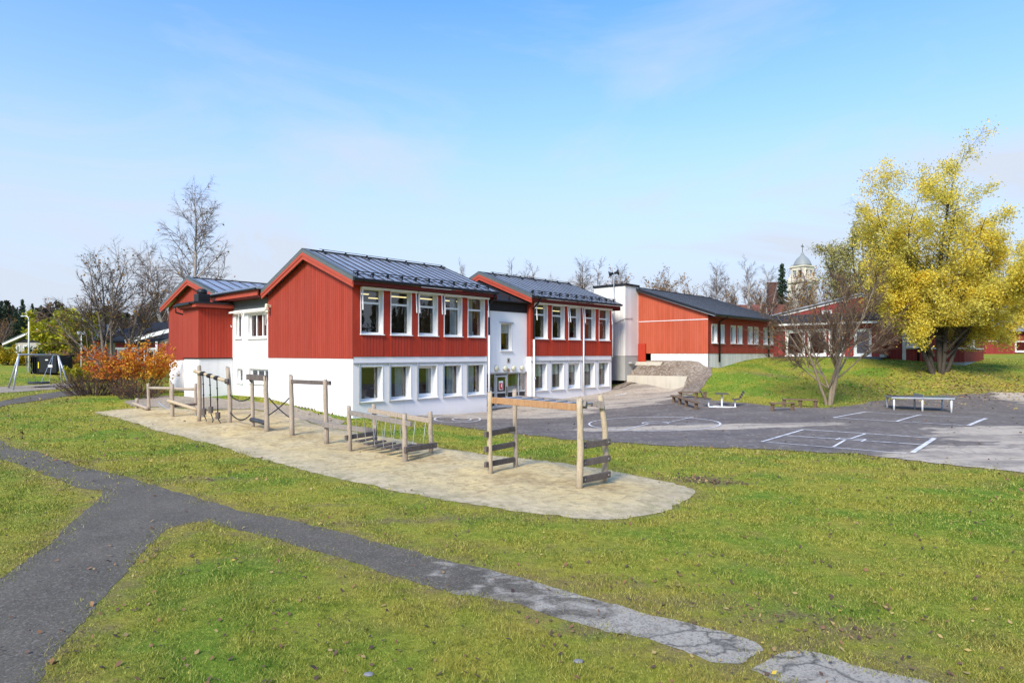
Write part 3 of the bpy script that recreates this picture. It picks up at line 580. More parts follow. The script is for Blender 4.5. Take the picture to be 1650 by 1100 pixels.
def gable_roof(name, parent, x0, x1, yl, yr, zl, zr, yr_, zt, mat, pitch=.62, th=.16, seam=.045):
    """ridge along x at y=yr_, z=zt; eaves at yl (near) and yr (far)"""
    m = MB()
    m.prism([(x0, yl, zl), (x0, yr_, zt), (x0, yr, zr), (x0, yr, zr-th), (x0, yr_, zt-th), (x0, yl, zl-th)], (x1-x0, 0, 0))
    nb_ = len(m.f); n = max(2, int((x1-x0)/pitch))
    for i in range(n+1):
        x = x0+.06+(x1-x0-.12)*i/n
        for ye, ze in ((yl, zl), (yr, zr)): m.bar((x, ye, ze+.012), (x, yr_, zt+.012), .055, seam+.02)
    m.bar((x0, yr_, zt+.03), (x1, yr_, zt+.03), .22, .05)
    o = m.obj(name, mat, parent); o.data.materials.append(M['seam'])
    for p in o.data.polygons[nb_:]: p.material_index = 1
    return o
def gutter(parent, a, b, r=.085, mat=None):
    m = MB().tube([a, b], r, 8); return m.obj('gutter', mat or M['black'], parent)
def pipe(parent, pts, mat, r=.055, label=None):
    o = MB().tube(pts, r, 8).obj('downpipe', mat, parent, True)
    if label: o['label'] = label
    return o

# ------------------------------------------------------------------ the school
SCH = thing('school_building', 'two storey red timber school on white ground floor with dark gable roofs and white entrance', 'school', (C0[0], C0[1], 0), SANG)
LA, LB0, LB1, DV = 10.07, 14.4, 24.35, 9.66
OPX_A = [(.43+1.975*k, 1.93+1.975*k) for k in range(5)]; OPX_B = [(14.72+1.955*k, 16.2+1.955*k) for k in range(5)]
ZU0, ZU1, ZL0, ZL1, ZR = 4.77, 7.30, 1.10, 3.05, 3.53
T = .40
for nm, (x0, x1, ops) in dict(a=(0, LA, OPX_A), b=(LB0, LB1, OPX_B)).items():
    wall_strip(MB(), x0, x1, 0, T, -.8, ZR, [(a, b, ZL0, ZL1) for a, b in ops]).obj('ground_floor_wall', M['offwhite'], SCH)
    wall_strip(MB(), x0, x1, -.03, T, ZR, 7.56, [(a, b, ZU0, ZU1) for a, b in ops]).obj('upper_wall', M['red_plain'], SCH)
    for a, b in ops: MB().box(a, -.05, ZR+.02, b, -.028, ZU0-.07).obj('board_panel', M['red_u'], SCH)
    MB().box(x0, -.075, ZL1+.10, x1, -.002, ZL1+.16).obj('lintel_rail', M['galv'], SCH)
    for a, b in ops:
        g = MB(); g.box(a-.10, -.09, ZL0-.1, a-.05, -.002, ZL1+.098); g.obj('guide_rail', M['galv'], SCH)
# gable end towards the sun
def gable(x0, x1, y0, y1, zb, ze, yr, zt): return MB().prism([(x0, y0, zb), (x0, y1, zb), (x0, y1, ze), (x0, yr, zt), (x0, y0, ze)], (x1-x0, 0, 0))
RY, RZ_, EZ, PIT = 4.6, 9.75, 7.70, .387
MB().box(-.02, T+.002, -.8, .3, DV, 3.43).obj('gable_base_wall', M['white'], SCH)
MB().box(-.018, 0.003, -.8, -.002, T, 3.43).obj('gable_corner_wall', M['white'], SCH)
gable(-.05, .3, T+.002, DV, 3.43, 7.42, RY, 9.32).obj('gable_wall', M['red_v'], SCH)
MB().prism([(-.05, -.028, 3.43), (-.05, T, 3.43), (-.05, T, 7.55), (-.05, -.028, 7.4)], (.048, 0, 0)).obj('gable_corner_boards', M['red_v'], SCH)
gable(LB0-.02, LB0+.3, T+.002, 9.3, -.8, 7.45, RY, 9.4).obj('gable_wall', M['red_v'], SCH)
MB().prism([(LB0-.022, -.028, 3.5), (LB0-.022, T, 3.5), (LB0-.022, T, 7.5), (LB0-.022, -.028, 7.4)], (.02, 0, 0)).obj('gable_corner_boards', M['red_v'], SCH)
MB().box(LB1-.3, T+.002, -.8, LB1, 9.3, 7.45).obj('end_wall', M['red_v'], SCH); MB().box(LA-.3, T+.002, -.8, LA-.005, 9.3, 7.45).obj('end_wall', M['red_v'], SCH)
for x0, x1 in ((.3, LA-.3), (LB0+.3, LB1-.3)):
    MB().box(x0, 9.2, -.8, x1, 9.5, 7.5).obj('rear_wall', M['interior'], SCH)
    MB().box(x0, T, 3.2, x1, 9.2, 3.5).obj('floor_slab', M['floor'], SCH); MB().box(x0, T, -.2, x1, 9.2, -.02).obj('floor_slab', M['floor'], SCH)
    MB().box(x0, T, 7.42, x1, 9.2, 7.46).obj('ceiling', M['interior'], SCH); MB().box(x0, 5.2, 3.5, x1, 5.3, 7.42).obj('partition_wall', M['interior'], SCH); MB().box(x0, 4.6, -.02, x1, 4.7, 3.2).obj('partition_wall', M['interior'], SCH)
for x, y, l in ((1.2, 2.2, 1.3), (4.1, 2.3, 1.3), (3.9, 4.2, 1.3), (6.0, 2.2, 1.3), (8.4, 2.2, 1.3), (17.4, 2.2, 1.4), (20.5, 3.4, 1.4)): MB().box(x, y, 7.16, x+l, y+.16, 7.22).obj('ceiling_lamp', M['lampglow'], SCH)
for x, y, w_, z0, z1 in ((1.6, 3.2, 1.5, 4.5, 5.9), (3.2, 4.9, 1.6, 4.4, 5.8), (8.4, 2.6, 1.3, 4.5, 6.2), (21.3, 2.2, 1.1, 4.6, 5.9)): MB().box(x, y, z0, x+w_, y+.05, z1).obj('screen', M['screen'], SCH)
MB().box(5.4, .95, 4.6, 6.9, .98, 6.35).obj('notice_board', M['mat_board'], SCH)
for x in (15.4, 17.3): MB().box(x, 2.1, 4.4, x+1.5, 2.15, 6.6).obj('notice_board', M['mat_board'], SCH)
cu_a = [None, None, None, ((.62, .95),), ((.2, .55),)]
cl_a = [((.08, .3),), ((.5, .8),), ((.72, .95),), ((.5, .82),), ((.22, .68),)]
for k, (a, b) in enumerate(OPX_A):
    window(SCH, a, -.03, ZU0, b-a, ZU1-ZU0, .27, bar=1.72, curtain=cu_a[k], sash=.1 if k == 2 else .06)
    window(SCH, a, 0, ZL0, b-a, ZL1-ZL0, .34, curtain=cl_a[k], sash=.16 if k == 2 else .06, case=.06)
for k, (a, b) in enumerate(OPX_B):
    window(SCH, a, -.03, ZU0, b-a, ZU1-ZU0, .27, bar=1.72, sash=.1 if k == 2 else .06)
    window(SCH, a, 0, ZL0, b-a, ZL1-ZL0, .34, blind=(.5, .45, .4, .38, .3)[k], sash=.15 if k == 2 else .06, case=.06)
# small things on the window ledges
for x, z, r_, h_ in ((1.72, 1.18, .07, .28), (9.5, 1.18, .09, .22), (7.1, 1.18, .06, .25), (8.5, 1.18, .08, .15), (15.5, 1.18, .1, .12), (7.3, 4.86, .06, .2)):
    MB().lathe([(r_*.7, 0), (r_, h_*.4), (r_*.4, h_*.75), (r_*.6, h_)], (x, .5, z), 10).obj('ledge_ornament', M['paper'] if h_ > .14 else M['green'], SCH, True)
for x, w_ in ((1.05, .55), (3.3, .4)): MB().box(x, .46, 1.17, x+w_, .66, 1.24).box(x+.05, .5, 1.24, x+w_*.6, .64, 1.29).obj('book_pile', M['paper'], SCH)
MB().box(8.75, .48, 4.86, 8.8, .66, 5.1).box(8.8, .48, 5.08, 9.25, .66, 5.12).box(9.25, .48, 4.86, 9.3, .66, 5.12).obj('paper_tray', M['paper'], SCH)
# roofs
for x0, x1, lab in ((-.4, 10.42, None), (13.8, 24.75, None)):
    gable_roof('roof', SCH, x0, x1, -.68, 9.9, EZ, EZ, RY, RZ_, M['roof'])
    for s, ye in ((0, -.62), (1, 9.84)):
        bb = MB()
        for xx, t_ in ((x0-.02, .05),):
            y0, z0, y1, z1 = ye, EZ-.15, RY, RZ_-.17
            bb.prism([(xx, y0, z0-.36), (xx, y0, z0+.02), (xx, y1, z1+.02), (xx, y1, z1-.40)], (t_, 0, 0))
            bb.prism([(xx-.035, y0, z0-.17), (xx-.035, y0, z0+.018), (xx-.035, y1, z1+.018), (xx-.035, y1, z1-.19)], (.036, 0, 0))
        bb.obj('bargeboard', M['red_trim'], SCH)
        MB().prism([(x0-.06, ye-.06, EZ-.18), (x0-.06, ye-.06, EZ+.07), (x0-.06, RY, RZ_+.075), (x0-.06, RY, RZ_-.16)], (.05, 0, 0)).prism([(x0-.06, ye-.06, EZ+.03), (x0-.06, ye-.06, EZ+.075), (x0-.06, RY, RZ_+.08), (x0-.06, RY, RZ_+.035)], (.34, 0, 0)).obj('verge_capping', M['verge'], SCH)
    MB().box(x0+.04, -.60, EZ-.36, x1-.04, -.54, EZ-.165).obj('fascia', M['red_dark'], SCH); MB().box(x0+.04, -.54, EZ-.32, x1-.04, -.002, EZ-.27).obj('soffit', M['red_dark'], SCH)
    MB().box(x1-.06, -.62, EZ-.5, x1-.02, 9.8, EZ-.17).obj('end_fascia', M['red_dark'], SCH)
    gutter(SCH, (x0-.02, -.74, EZ-.07), (x1+.02, -.74, EZ-.07))
    sg = MB(); n = 11; zz = lambda y: EZ+(y+.68)*PIT
    for i in range(n):
        x = x0+.5+(x1-x0-1)*i/(n-1); sg.bar((x, -.25, zz(-.25)), (x, -.32, zz(-.25)+.26), .05, .09); sg.bar((x, -.05, zz(-.05)+.02), (x, -.30, zz(-.25)+.25), .04, .05)
    for hh in (.10, .23): sg.tube([(x0+.2, -.31, zz(-.25)+hh), (x1-.2, -.31, zz(-.25)+hh)], .022, 6)
    sg.obj('snow_guard', M['black'], SCH)
    rw = MB(); n = 7
    for i in range(n):
        x = x0+1.1+(x1-x0-1.7)*i/(n-1); rw.bar((x, RY-.62, zz(RY-.62)), (x, RY-.34, zz(RY-.6)+.3), .05, .06); rw.bar((x, RY-.12, zz(RY-.12)), (x, RY-.4, zz(RY-.6)+.3), .05, .06); rw.bar((x, RY-.68, zz(RY-.68)+.08), (x, RY-.2, zz(RY-.68)+.1), .07, .05)
        if i == 0: rw.bar((x-.25, RY-.35, zz(RY-.6)+.33), (x+.4, RY-.35, zz(RY-.6)+.33), .02, .02)
    rw.tube([(x0+1.0, RY-.36, zz(RY-.6)+.32), (x1-.4, RY-.36, zz(RY-.6)+.32)], .016, 6); rw.obj('roof_rail', M['black'], SCH)
# rolled awnings with their folding arms
for x0, x1 in ((.36, 4.12), (4.22, 6.06), (6.16, 9.98), (14.62, 18.32), (18.42, 20.16), (20.28, 24.0)):
    a = MB().box(x0, -.36, 7.20, x1, -.16, 7.31).obj('awning_box', M['frame'], SCH)
    for x in (x0+.06, x1-.06): MB().bar((x, -.26, 7.2), (x-.08, -.42, 6.05), .045, .045).obj('awning_arm', M['frame'], a)
# pipes
pipe(SCH, [(10.2, -.74, 7.6), (10.2, -.5, 7.2), (10.16, -.12, 6.9), (10.16, -.12, 4.9)], M['black'], .06); pipe(SCH, [(10.16, -.12, 4.9), (10.16, -.12, .15)], M['pipe'], .065)
pipe(SCH, [(14.62, -.74, 7.55), (14.62, -.5, 7.25), (14.6, -.12, 6.9), (14.6, -.12, 4.7)], M['black'], .06); pipe(SCH, [(14.6, -.12, 4.7), (14.6, -.12, .5), (14.6, -.25, .35)], M['pipe'], .075)
pipe(SCH, [(20.42, -.12, 6.25), (20.42, -.12, .75)], M['pipe'], .06); pipe(SCH, [(24.42, -.08, 7.0), (24.42, -.08, 3.4)], M['pipe'], .03)
MB().box(14.52, -.2, 1.9, 14.7, -.13, 2.05).obj('pipe_bracket', M['pipe'], SCH)

# entrance link
LK = .36
wall_strip(MB(), LA, LB0, LK, LK+.3, 2.42, 6.55, [(11.7, 12.84, 3.9, 5.78)]).obj('link_wall', M['white_bright'], SCH)
MB().box(LA, LK-.03, 6.55, LB0, LK+.3, 7.2).obj('link_cladding', M['blackclad'], SCH)
m = MB().prism([(LA-.02, LK-.28, 7.2), (LA-.02, LK-.28, 7.3), (LA-.02, RY, 9.05), (LA-.02, RY, 8.9)], (LB0-LA+.3, 0, 0))
for i in range(8): x = LA+.3+i*.55; m.bar((x, LK-.28, 7.32), (x, RY, 9.07), .03, .045)
m.obj('link_roof', M['roof_dark'], SCH); gutter(SCH, (LA+.3, LK-.34, 7.24), (LB0-.1, LK-.34, 7.24), .07)
MB().bar((12.4, LK-.1, 7.35), (12.4, LK-.2, 7.62), .06, .08).obj('snow_guard', M['black'], SCH)
ww = window(SCH, 11.7, LK, 3.9, 1.14, 1.88, .2, sash=.05, case=.04)
MB().box(.08, .29, 1.2, 1.06, .30, 1.8).obj('paper_sheet', M['paper'], ww)
MB().tube([(.57+.16*math.cos(a), .28, 1.5+.2*math.sin(a)) for a in np.linspace(-2.2, 2.6, 16)], .014, 5).obj('drawn_letter', M['galv'], ww)
MB().box(11.62, LK-.08, 5.78, 12.95, LK-.002, 5.85).obj('window_flashing', M['galv'], SCH)
for x in (11.28, 12.12, 12.96, 13.82):
    l = MB().lathe([(.09, 0), (.16, -.03), (.19, -.08), (.17, -.13), (.08, -.165)], (x, LK-.002, 2.71), 14, 1).obj('wall_lamp', M['cream'], SCH, True)
    MB().lathe([(.205, 0), (.21, -.035), (.2, -.06)], (x, LK-.001, 2.71), 14, 1).obj('lamp_ring', M['galv'], l)
s = MB().box(12.34, LK-.03, 3.06, 12.62, LK-.002, 3.4).obj('wall_sign', M['signbrown'], SCH); MB().box(12.43, LK-.036, 3.14, 12.53, LK-.028, 3.32).obj('sign_mark', M['screen'], s)
s = MB().box(12.33, LK-.03, 2.42, 12.6, LK-.002, 2.7).obj('wall_sign', M['cream'], SCH); MB().tube([(12.465+.09*math.cos(a), LK-.034, 2.57+.09*math.sin(a)) for a in np.linspace(0, 6.283, 15)], .018, 5, False).bar((12.40, LK-.034, 2.63), (12.53, LK-.034, 2.51), .02, .02).obj('prohibition_mark', M['red_trim'], s)
# glazed entrance screen
ent = MB(); y0, y1 = LK+.08, LK+.17
xs = [10.3, 10.72, 11.32, 12.48, 13.62, 14.38]
for x in (10.3, 11.28, 12.48, 13.62, 14.34): ent.box(x-.045, y0, .02, x+.045, y1, 2.36)
ent.box(10.2, y0, 2.32, 14.4, y1+.003, 2.42); ent.box(10.34, y0+.002, .02, 11.23, y1-.002, .2); ent.box(12.53, y0+.002, .02, 14.29, y1-.002, .2)
for a, b in ((10.345, 11.235), (12.525, 13.575), (13.665, 14.295)): ent.box(a, y0+.002, 1.05, b, y1-.002, 1.15)
ent.obj('entrance_frame', M['alu'], SCH)
d = MB()
d.box(11.34, y0-.02, .04, 11.46, y1-.02, 2.24); d.box(12.3, y0-.02, .04, 12.42, y1-.02, 2.24); d.box(11.46, y0-.02, 2.12, 12.3, y1-.02, 2.24); d.box(11.46, y0-.02, .04, 12.3, y1-.02, .24); d.box(11.46, y0-.02, 1.02, 12.3, y1-.02, 1.14)
d = d.obj('entrance_door', M['alu'], SCH)
MB().box(12.33, y0-.09, .85, 12.37, y0-.05, 1.45).box(12.33, y0-.06, .88, 12.37, y0-.018, .92).box(12.33, y0-.06, 1.38, 12.37, y0-.018, 1.42).obj('door_handle', M['black'], d)
MB().quad((11.46, y0+.02, 1.14), (12.3, y0+.02, 1.14), (12.3, y0+.02, 2.12), (11.46, y0+.02, 2.12)).obj('door_pane', M['glass_dim'], d, fix=False)
MB().box(11.46, y0+.01, .24, 12.3, y0+.04, 1.02).obj('kick_panel', M['darkpanel'], d)
p = MB().box(11.65, y0+.0, 1.25, 12.05, y0+.012, 1.85).obj('poster', M['paper'], d)
for a, b in ((10.345, 11.235), (12.525, 13.575), (13.665, 14.295)):
    MB().quad((a, y0+.04, 1.15), (b, y0+.04, 1.15), (b, y0+.04, 2.32), (a, y0+.04, 2.32)).obj('side_pane', M['glass_dim'], SCH, fix=False)
    MB().box(a, y0+.03, .2, b, y0+.06, 1.05).obj('kick_panel', M['darkpanel'], SCH)
MB().box(11.69, y0-.004, 1.29, 12.01, y0-.0005, 1.72).obj('poster_print', M['poster'], d)
MB().box(11.84, y0-.008, 1.42, 11.93, y0-.0045, 1.66).obj('poster_figure', M['paper'], d)
for x, w_ in ((10.4, .7), (12.6, .85), (13.7, .4)): MB().box(x, y0+.15, 1.15, x+w_, y0+.35, 1.45).obj('paper_box', M['paper'], SCH)
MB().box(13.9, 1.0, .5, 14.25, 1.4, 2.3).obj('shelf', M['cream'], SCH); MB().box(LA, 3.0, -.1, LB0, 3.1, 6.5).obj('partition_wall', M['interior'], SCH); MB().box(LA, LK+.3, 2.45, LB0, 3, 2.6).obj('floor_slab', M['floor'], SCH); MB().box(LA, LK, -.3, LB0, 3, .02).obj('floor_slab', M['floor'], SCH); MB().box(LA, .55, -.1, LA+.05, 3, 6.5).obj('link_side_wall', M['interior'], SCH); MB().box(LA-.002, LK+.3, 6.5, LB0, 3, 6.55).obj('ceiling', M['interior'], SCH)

# white link between the two gables, left of the big gable
UL = .22
lu = [(10.25, 13.04, 4.72, 6.42), (14.0, 15.0, 4.75, 6.42)]; ll = [(9.95, 12.95, 1.72, 2.74), (13.85, 14.85, 1.67, 2.7)]
swapped(wall_strip(MB(), DV, 15.6, UL, UL+.35, -.8, 3.38, ll)).obj('link_base_wall', M['white'], SCH)
swapped(wall_strip(MB(), DV, 15.6, UL-.03, UL+.35, 3.38, 6.72, lu)).obj('link_upper_wall', M['white'], SCH)
swapped(MB().box(DV, UL-.05, 6.72, 15.6, UL+.3, 7.35)).obj('link_panel', M['greyclad'], SCH)
for (a, b, z0, z1), n in zip(lu, (2, 0)): window(SCH, UL-.03, b, z0, b-a, z1-z0, .16, rz=-math.pi/2, mull=n, sash=.1)
for (a, b, z0, z1), n in zip(ll, (2, 0)): window(SCH, UL, b, z0, b-a, z1-z0, .16, rz=-math.pi/2, mull=n, sash=.12)
MB().box(UL+.5, DV+.1, 4.5, UL+.52, 15.5, 6.5).obj('inner_curtain', M['tile'], SCH); MB().box(UL+1.5, DV+.1, 0, UL+1.55, 15.5, 3.2).obj('partition_wall', M['blind'], SCH)
for ya, yb in ((9.9, 13.6), (13.8, 15.9)):
    a = MB().box(UL-.36, ya, 6.5, UL-.2, yb, 6.62).obj('awning_box', M['frame'], SCH)
    for y in (ya+.1, yb-.1): MB().bar((UL-.3, y, 6.5), (UL-.12, y+(.35 if y < (ya+yb)/2 else -.35), 5.55), .04, .04).obj('awning_arm', M['frame'], a)
MB().box(-.62, 9.95, 7.42, -.55, 17.0, 7.78).obj('link_fascia', M['red_trim'], SCH); MB().box(-.55, 9.95, 7.36, UL, 17, 7.42).obj('soffit', M['red_dark'], SCH)
m = MB().prism([(-.7, 9.9, 7.82), (-.7, 18.0, 7.82), (6, 18.0, 8.25), (6, 9.9, 8.25)], (0, 0, .1)); m.obj('link_roof', M['galv'], SCH)
sg = MB()
for i in range(22): y = 10.0+i*.36; sg.bar((-.6, y, 7.93), (-.2, y, 8.1), .05, .06)
sg.obj('ice_guard', M['galv'], SCH)
gutter(SCH, (-.75, 9.9, 7.82), (-.75, 18.2, 7.80), .08)
# rear gable block
RB = dict(y0=16.4, y1=27.2, yr=22.1, zt=9.49)
MB().box(-.02, 15.6, -.8, .3, 27.2, 3.2).obj('rear_base_wall', M['white'], SCH)
MB().prism([(-.05, 15.6, 3.2), (-.05, 27.25, 3.2), (-.05, 27.25, 7.5), (-.05, 22.1, 9.1), (-.05, 17.2, 7.9), (-.05, 15.6, 7.5)], (.35, 0, 0)).obj('rear_gable_wall', M['red_v'], SCH)
MB().box(.3, 27.0, -.8, 20, 27.2, 7.4).obj('rear_side_wall', M['red_u'], SCH)
gable_roof('rear_roof', SCH, -.45, 20.5, 16.6, 28.0, 8.03, 7.72, 22.1, 9.55, M['roof'], pitch=.95)
for ye, ze in ((16.9, 8.03), (27.95, 7.66)):
    MB().prism([(-.47, ye, ze-.52), (-.47, ye, ze-.13), (-.47, 22.1, 9.40), (-.47, 22.1, 8.98)], (.05, 0, 0)).prism([(-.505, ye, ze-.32), (-.505, ye, ze-.132), (-.505, 22.1, 9.398), (-.505, 22.1, 9.2)], (.036, 0, 0)).obj('bargeboard', M['red_trim'], SCH)
    MB().prism([(-.51, ye, ze-.14), (-.51, ye, ze+.07), (-.51, 22.1, 9.63), (-.51, 22.1, 9.39)], (.05, 0, 0)).prism([(-.51, ye, ze+.03), (-.51, ye, ze+.075), (-.51, 22.1, 9.63), (-.51, 22.1, 9.58)], (.36, 0, 0)).obj('verge_capping', M['verge'], SCH)
# boxed bay with its flat roof
BX = (-2.11, 15.49, UL-.03, 18.28)
MB().box(BX[0]+.06, BX[1]+.06, -.8, BX[2], BX[3]-.06, 3.34).obj('bay_base_wall', M['white'], SCH)
MB().box(BX[0], BX[1]+.03, 3.42, BX[0]+.2, BX[3], 6.8).obj('bay_gable_wall', M['red_v'], SCH); MB().box(BX[0], BX[1], 3.42, BX[2], BX[1]+.029, 6.8).obj('bay_front_wall', M['red_u'], SCH)
MB().box(BX[0], BX[1], 3.34, BX[2], BX[3], 3.418).obj('bay_flashing', M['black'], SCH); MB().box(BX[0]+.2, BX[3]-.2, 3.42, BX[2], BX[3], 6.8).obj('bay_back_wall', M['red_u'], SCH)
MB().box(BX[0]-.3, BX[1]-.3, 6.86, BX[2], BX[3]+.2, 7.1).obj('bay_fascia', M['red_trim'], SCH); MB().box(BX[0]-.42, BX[1]-.36, 7.1, BX[2]+.3, BX[3]+.3, 7.22).obj('bay_roof', M['roof_dark'], SCH); MB().box(BX[0]-.2, BX[1]-.2, 6.78, BX[2], BX[3]+.1, 6.86).obj('soffit', M['red_dark'], SCH)
gutter(SCH, (BX[0]-.46, BX[1]+.3, 7.08), (BX[0]-.46, BX[3]+.4, 7.02), .09)
pipe(SCH, [(BX[0]-.46, BX[3]+.2, 6.98), (BX[0]-.4, BX[3]+.2, 6.6), (BX[0]+.3, BX[3]+.12, 6.4), (BX[0]+.8, BX[3]+.08, 6.35)], M['black'], .06)
vt = MB().prism([(-1.9, 16.1, 7.22), (-1.1, 16.1, 7.22), (-1.1, 16.9, 7.22), (-1.9, 16.9, 7.22)], (0, 0, .62)).obj('roof_vent', M['black'], SCH, bevel=.04); MB().lathe([(.3, 7.84), (.34, 7.92), (.34, 8.1), (.2, 8.2)], (-1.5, 16.5, 0), 12).obj('vent_hood', M['black'], vt, True)
fl = MB().bar((-.05, 9.3, 6.7), (-.3, 9.3, 6.75), .12, .16).bar((-.3, 9.3, 6.85), (-.36, 9.3, 6.5), .22, .1).bar((-.2, 9.3, 6.5), (-.3, 9.25, 6.3), .14, .14).obj('floodlight', M['cream'], SCH)

# ------------------------------------------------------------------ hall with the white shaft
HALL = thing('assembly_hall', 'orange red timber hall on the bank with grey roof and white shaft', 'hall', (C0[0], C0[1], 0), SANG)
HX0, HX1, HY0, HY1 = 28.48, 43.2, -6.38, 7.6
hw = []
for k in range(4):
    b = 29.1+3.53*k; hw += [(b, b+.98), (b+1.36, b+2.3)]
wall_strip(MB(), HX0, HX1, HY0, HY0+.3, 3.72, 7.0, [(a, b, 4.56, 6.1) for a, b in hw]).obj('side_wall', M['orange_u'], HALL)
MB().box(HX0+.03, HY0+.03, 2.3, HX1, HY0+.3, 3.715).obj('side_base_wall', M['white_boards_u'], HALL)
MB().prism([(HX0-.02, HY0+.0, 3.72), (HX0-.02, HY1, 3.72), (HX0-.02, HY1, 6.95), (HX0-.02, .62, 9.32), (HX0-.02, HY0, 6.95)], (.3, 0, 0)).obj('gable_wall', M['orange_v'], HALL)
MB().box(HX0+.02, HY0+.03, 2.3, HX0+.3, -1.2, 3.715).obj('gable_base_wall', M['white_boards'], HALL)
MB().box(HX0-.05, HY0, 6.42, HX0-.022, -.05, 6.47).obj('cable_duct', M['white'], HALL)
MB().box(HX0+.3, HY1-.3, 2, HX1, HY1, 6.9).obj('rear_wall', M['interior'], HALL); MB().box(HX1-.3, HY0+.3, 2.3, HX1, HY1-.3, 7).obj('end_wall', M['orange_v'], HALL); MB().box(HX0+.3, -3, 3, HX1-.3, -2.9, 7).obj('partition_wall', M['interior'], HALL)
MB().box(HX0+.3, HY0+.3, 3.5, HX1-.3, -3, 3.7).obj('floor_slab', M['floor'], HALL)
MB().box(HX0-.14, -.75, 2.6, HX0-.03, -.03, 4.55).obj('service_box', M['red_plain'], HALL)
gable_roof('roof', HALL, HX0-.38, HX1+.4, HY0-.75, HY1+.5, 6.82, 6.9, .62, 9.48, M['hallroof'], pitch=.6, th=.2, seam=.03)
MB().prism([(HX0-.41, HY0-.75, 6.70), (HX0-.41, HY0-.75, 6.88), (HX0-.41, .62, 9.54), (HX0-.41, .62, 9.3)], (.04, 0, 0)).obj('verge_capping', M['black'], HALL)
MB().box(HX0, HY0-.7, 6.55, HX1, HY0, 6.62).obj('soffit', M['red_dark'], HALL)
gutter(HALL, (HX0-.35, HY0-.83, 6.76), (HX1+.4, HY0-.83, 6.76), .1)
for x in (30.28, 40.6): pipe(HALL, [(x, HY0-.8, 6.7), (x, HY0-.12, 6.3), (x, HY0-.12, 3.0)], M['black'], .085)
for a, b in hw: window(HALL, a, HY0, 4.56, b-a, 1.54, .2, sash=.1)
# white shaft
SX0, SX1, SY0, SY1 = 26.39, 28.46, 0, 3.2
MB().box(SX0, SY0+.03, 3.52, SX0+.2, SY1, 9.42).obj('shaft_wall', M['white_boards'], HALL); MB().box(SX0, SY0, 3.52, SX1, SY0+.029, 9.42).obj('shaft_front_wall', M['white_boards_u'], HALL); MB().box(SX0+.2, SY0+.1, 3.52, SX1, SY1, 9.40).obj('shaft_core', M['white'], HALL)
MB().box(SX0-.08, SY0-.08, 9.42, SX1+.08, SY1+.08, 9.6).obj('shaft_cap', M['black'], HALL)
MB().box(SX0+.03, SY0+.03, 1.44, SX1-.02, SY1-.03, 3.515).obj('shaft_base', M['greyconc'], HALL); MB().box(SX0+.35, SY0+.3, -.2, SX1-.1, SY1-.1, 1.44).obj('shaft_gap_shade', M['screen'], HALL)  # black block under the base draws the dark shade of the gap there
MB().box(24.4, 2.9, -.5, SX0+.3, 3.1, 7).obj('link_wall', M['white'], HALL)
MB().tube([(SX0-.03, .95, 6.25), (SX0-.08, .5, 6.45), (SX0-.02, -.02, 6.62), (27.5, -.05, 6.7)], .018, 5).obj('cable', M['rope'], HALL)
rl = MB().box(26.9, -.3, 2.85, 27.6, .0, 3.0); rl.obj('shaft_step', M['greyconc'], HALL)
# siren horns on their pole
b = UV(SX0-.13, 1.05); SI = thing('siren_horn', 'black twin horn loudspeaker on a thin pole fixed to the white shaft', 'loudspeaker', (b[0], b[1], 3.5), SANG)
MB().tube([(0, 0, 0), (0, 0, 7.0)], .035, 8).obj('pole', M['galv'], SI, True)
for zb_ in (2, 5): MB().bar((.13, 0, zb_), (-.02, 0, zb_), .05, .05).obj('bracket', M['galv'], SI)
hd = Vector((.45, -.55, .16))
for s in (-1, 1): MB().tube([hd*(.05*s)+Vector((0, 0, 7.02)), hd*(.25*s)+Vector((0, 0, 7.02)), hd*(.42*s)+Vector((0, 0, 7.02)), hd*(.56*s)+Vector((0, 0, 7.02))], [.1, .11, .17, .30], 14).obj('horn', M['black'], SI, True)
# retaining wall
RWL = thing('retaining_wall', 'stained pale concrete retaining wall below the gravel bank', 'wall', (C0[0], C0[1], 0), SANG)
MB().prism([(26.72, .3, .3), (26.72, .3, 1.87), (26.72, -5.5, 1.93), (26.72, -5.0, .3)], (.24, 0, 0)).obj('wall', M['stained'], RWL)
LS = MB().prism([(28.0, .1, 2.55), (28.0, .1, 3.0), (28.0, -2.6, 3.02), (28.0, -2.3, 2.6)], (.2, 0, 0)).obj('low_retaining_wall', M['stained'], None, loc=(C0[0], C0[1], 0), rz=SANG)
tag(LS, 'small pale concrete edge wall at the top of the gravel by the hall', 'wall')

# glazed pavilion and right wing, both facing the same way
DIRW = Vector((-V[0], -V[1], 0)); ANGW = math.atan2(DIRW.y, DIRW.x)   # local x runs to the right, local y away from the camera
p0 = ray_at(1244, 577, 60.5); PAV = thing('glazed_pavilion', 'low red pavilion with white framed glass doors behind the many stemmed bare tree', 'building', (p0.x, p0.y, 3.2), ANGW)
wall_strip(MB(), 0, 9.2, 0, .3, .25, 3.1, [(1.25, 3.0, .3, 2.65), (3.25, 4.85, .3, 2.65), (5.05, 6.35, .3, 2.65), (7.1, 8.5, .3, 2.65)]).obj('wall', M['wing_u'], PAV)
MB().box(-.1, -.06, -.8, 9.25, .3, .25).obj('plinth', M['greyclad'], PAV)
for x, w_ in ((1.25, 1.75), (3.25, 1.6), (5.05, 1.3), (7.1, 1.4)): window(PAV, x, 0, .3, w_, 2.35, .05, sash=.13, case=.1)
MB().box(.2, -.05, 2.62, 6.6, -.003, 2.74).obj('lintel_trim', M['frame'], PAV)
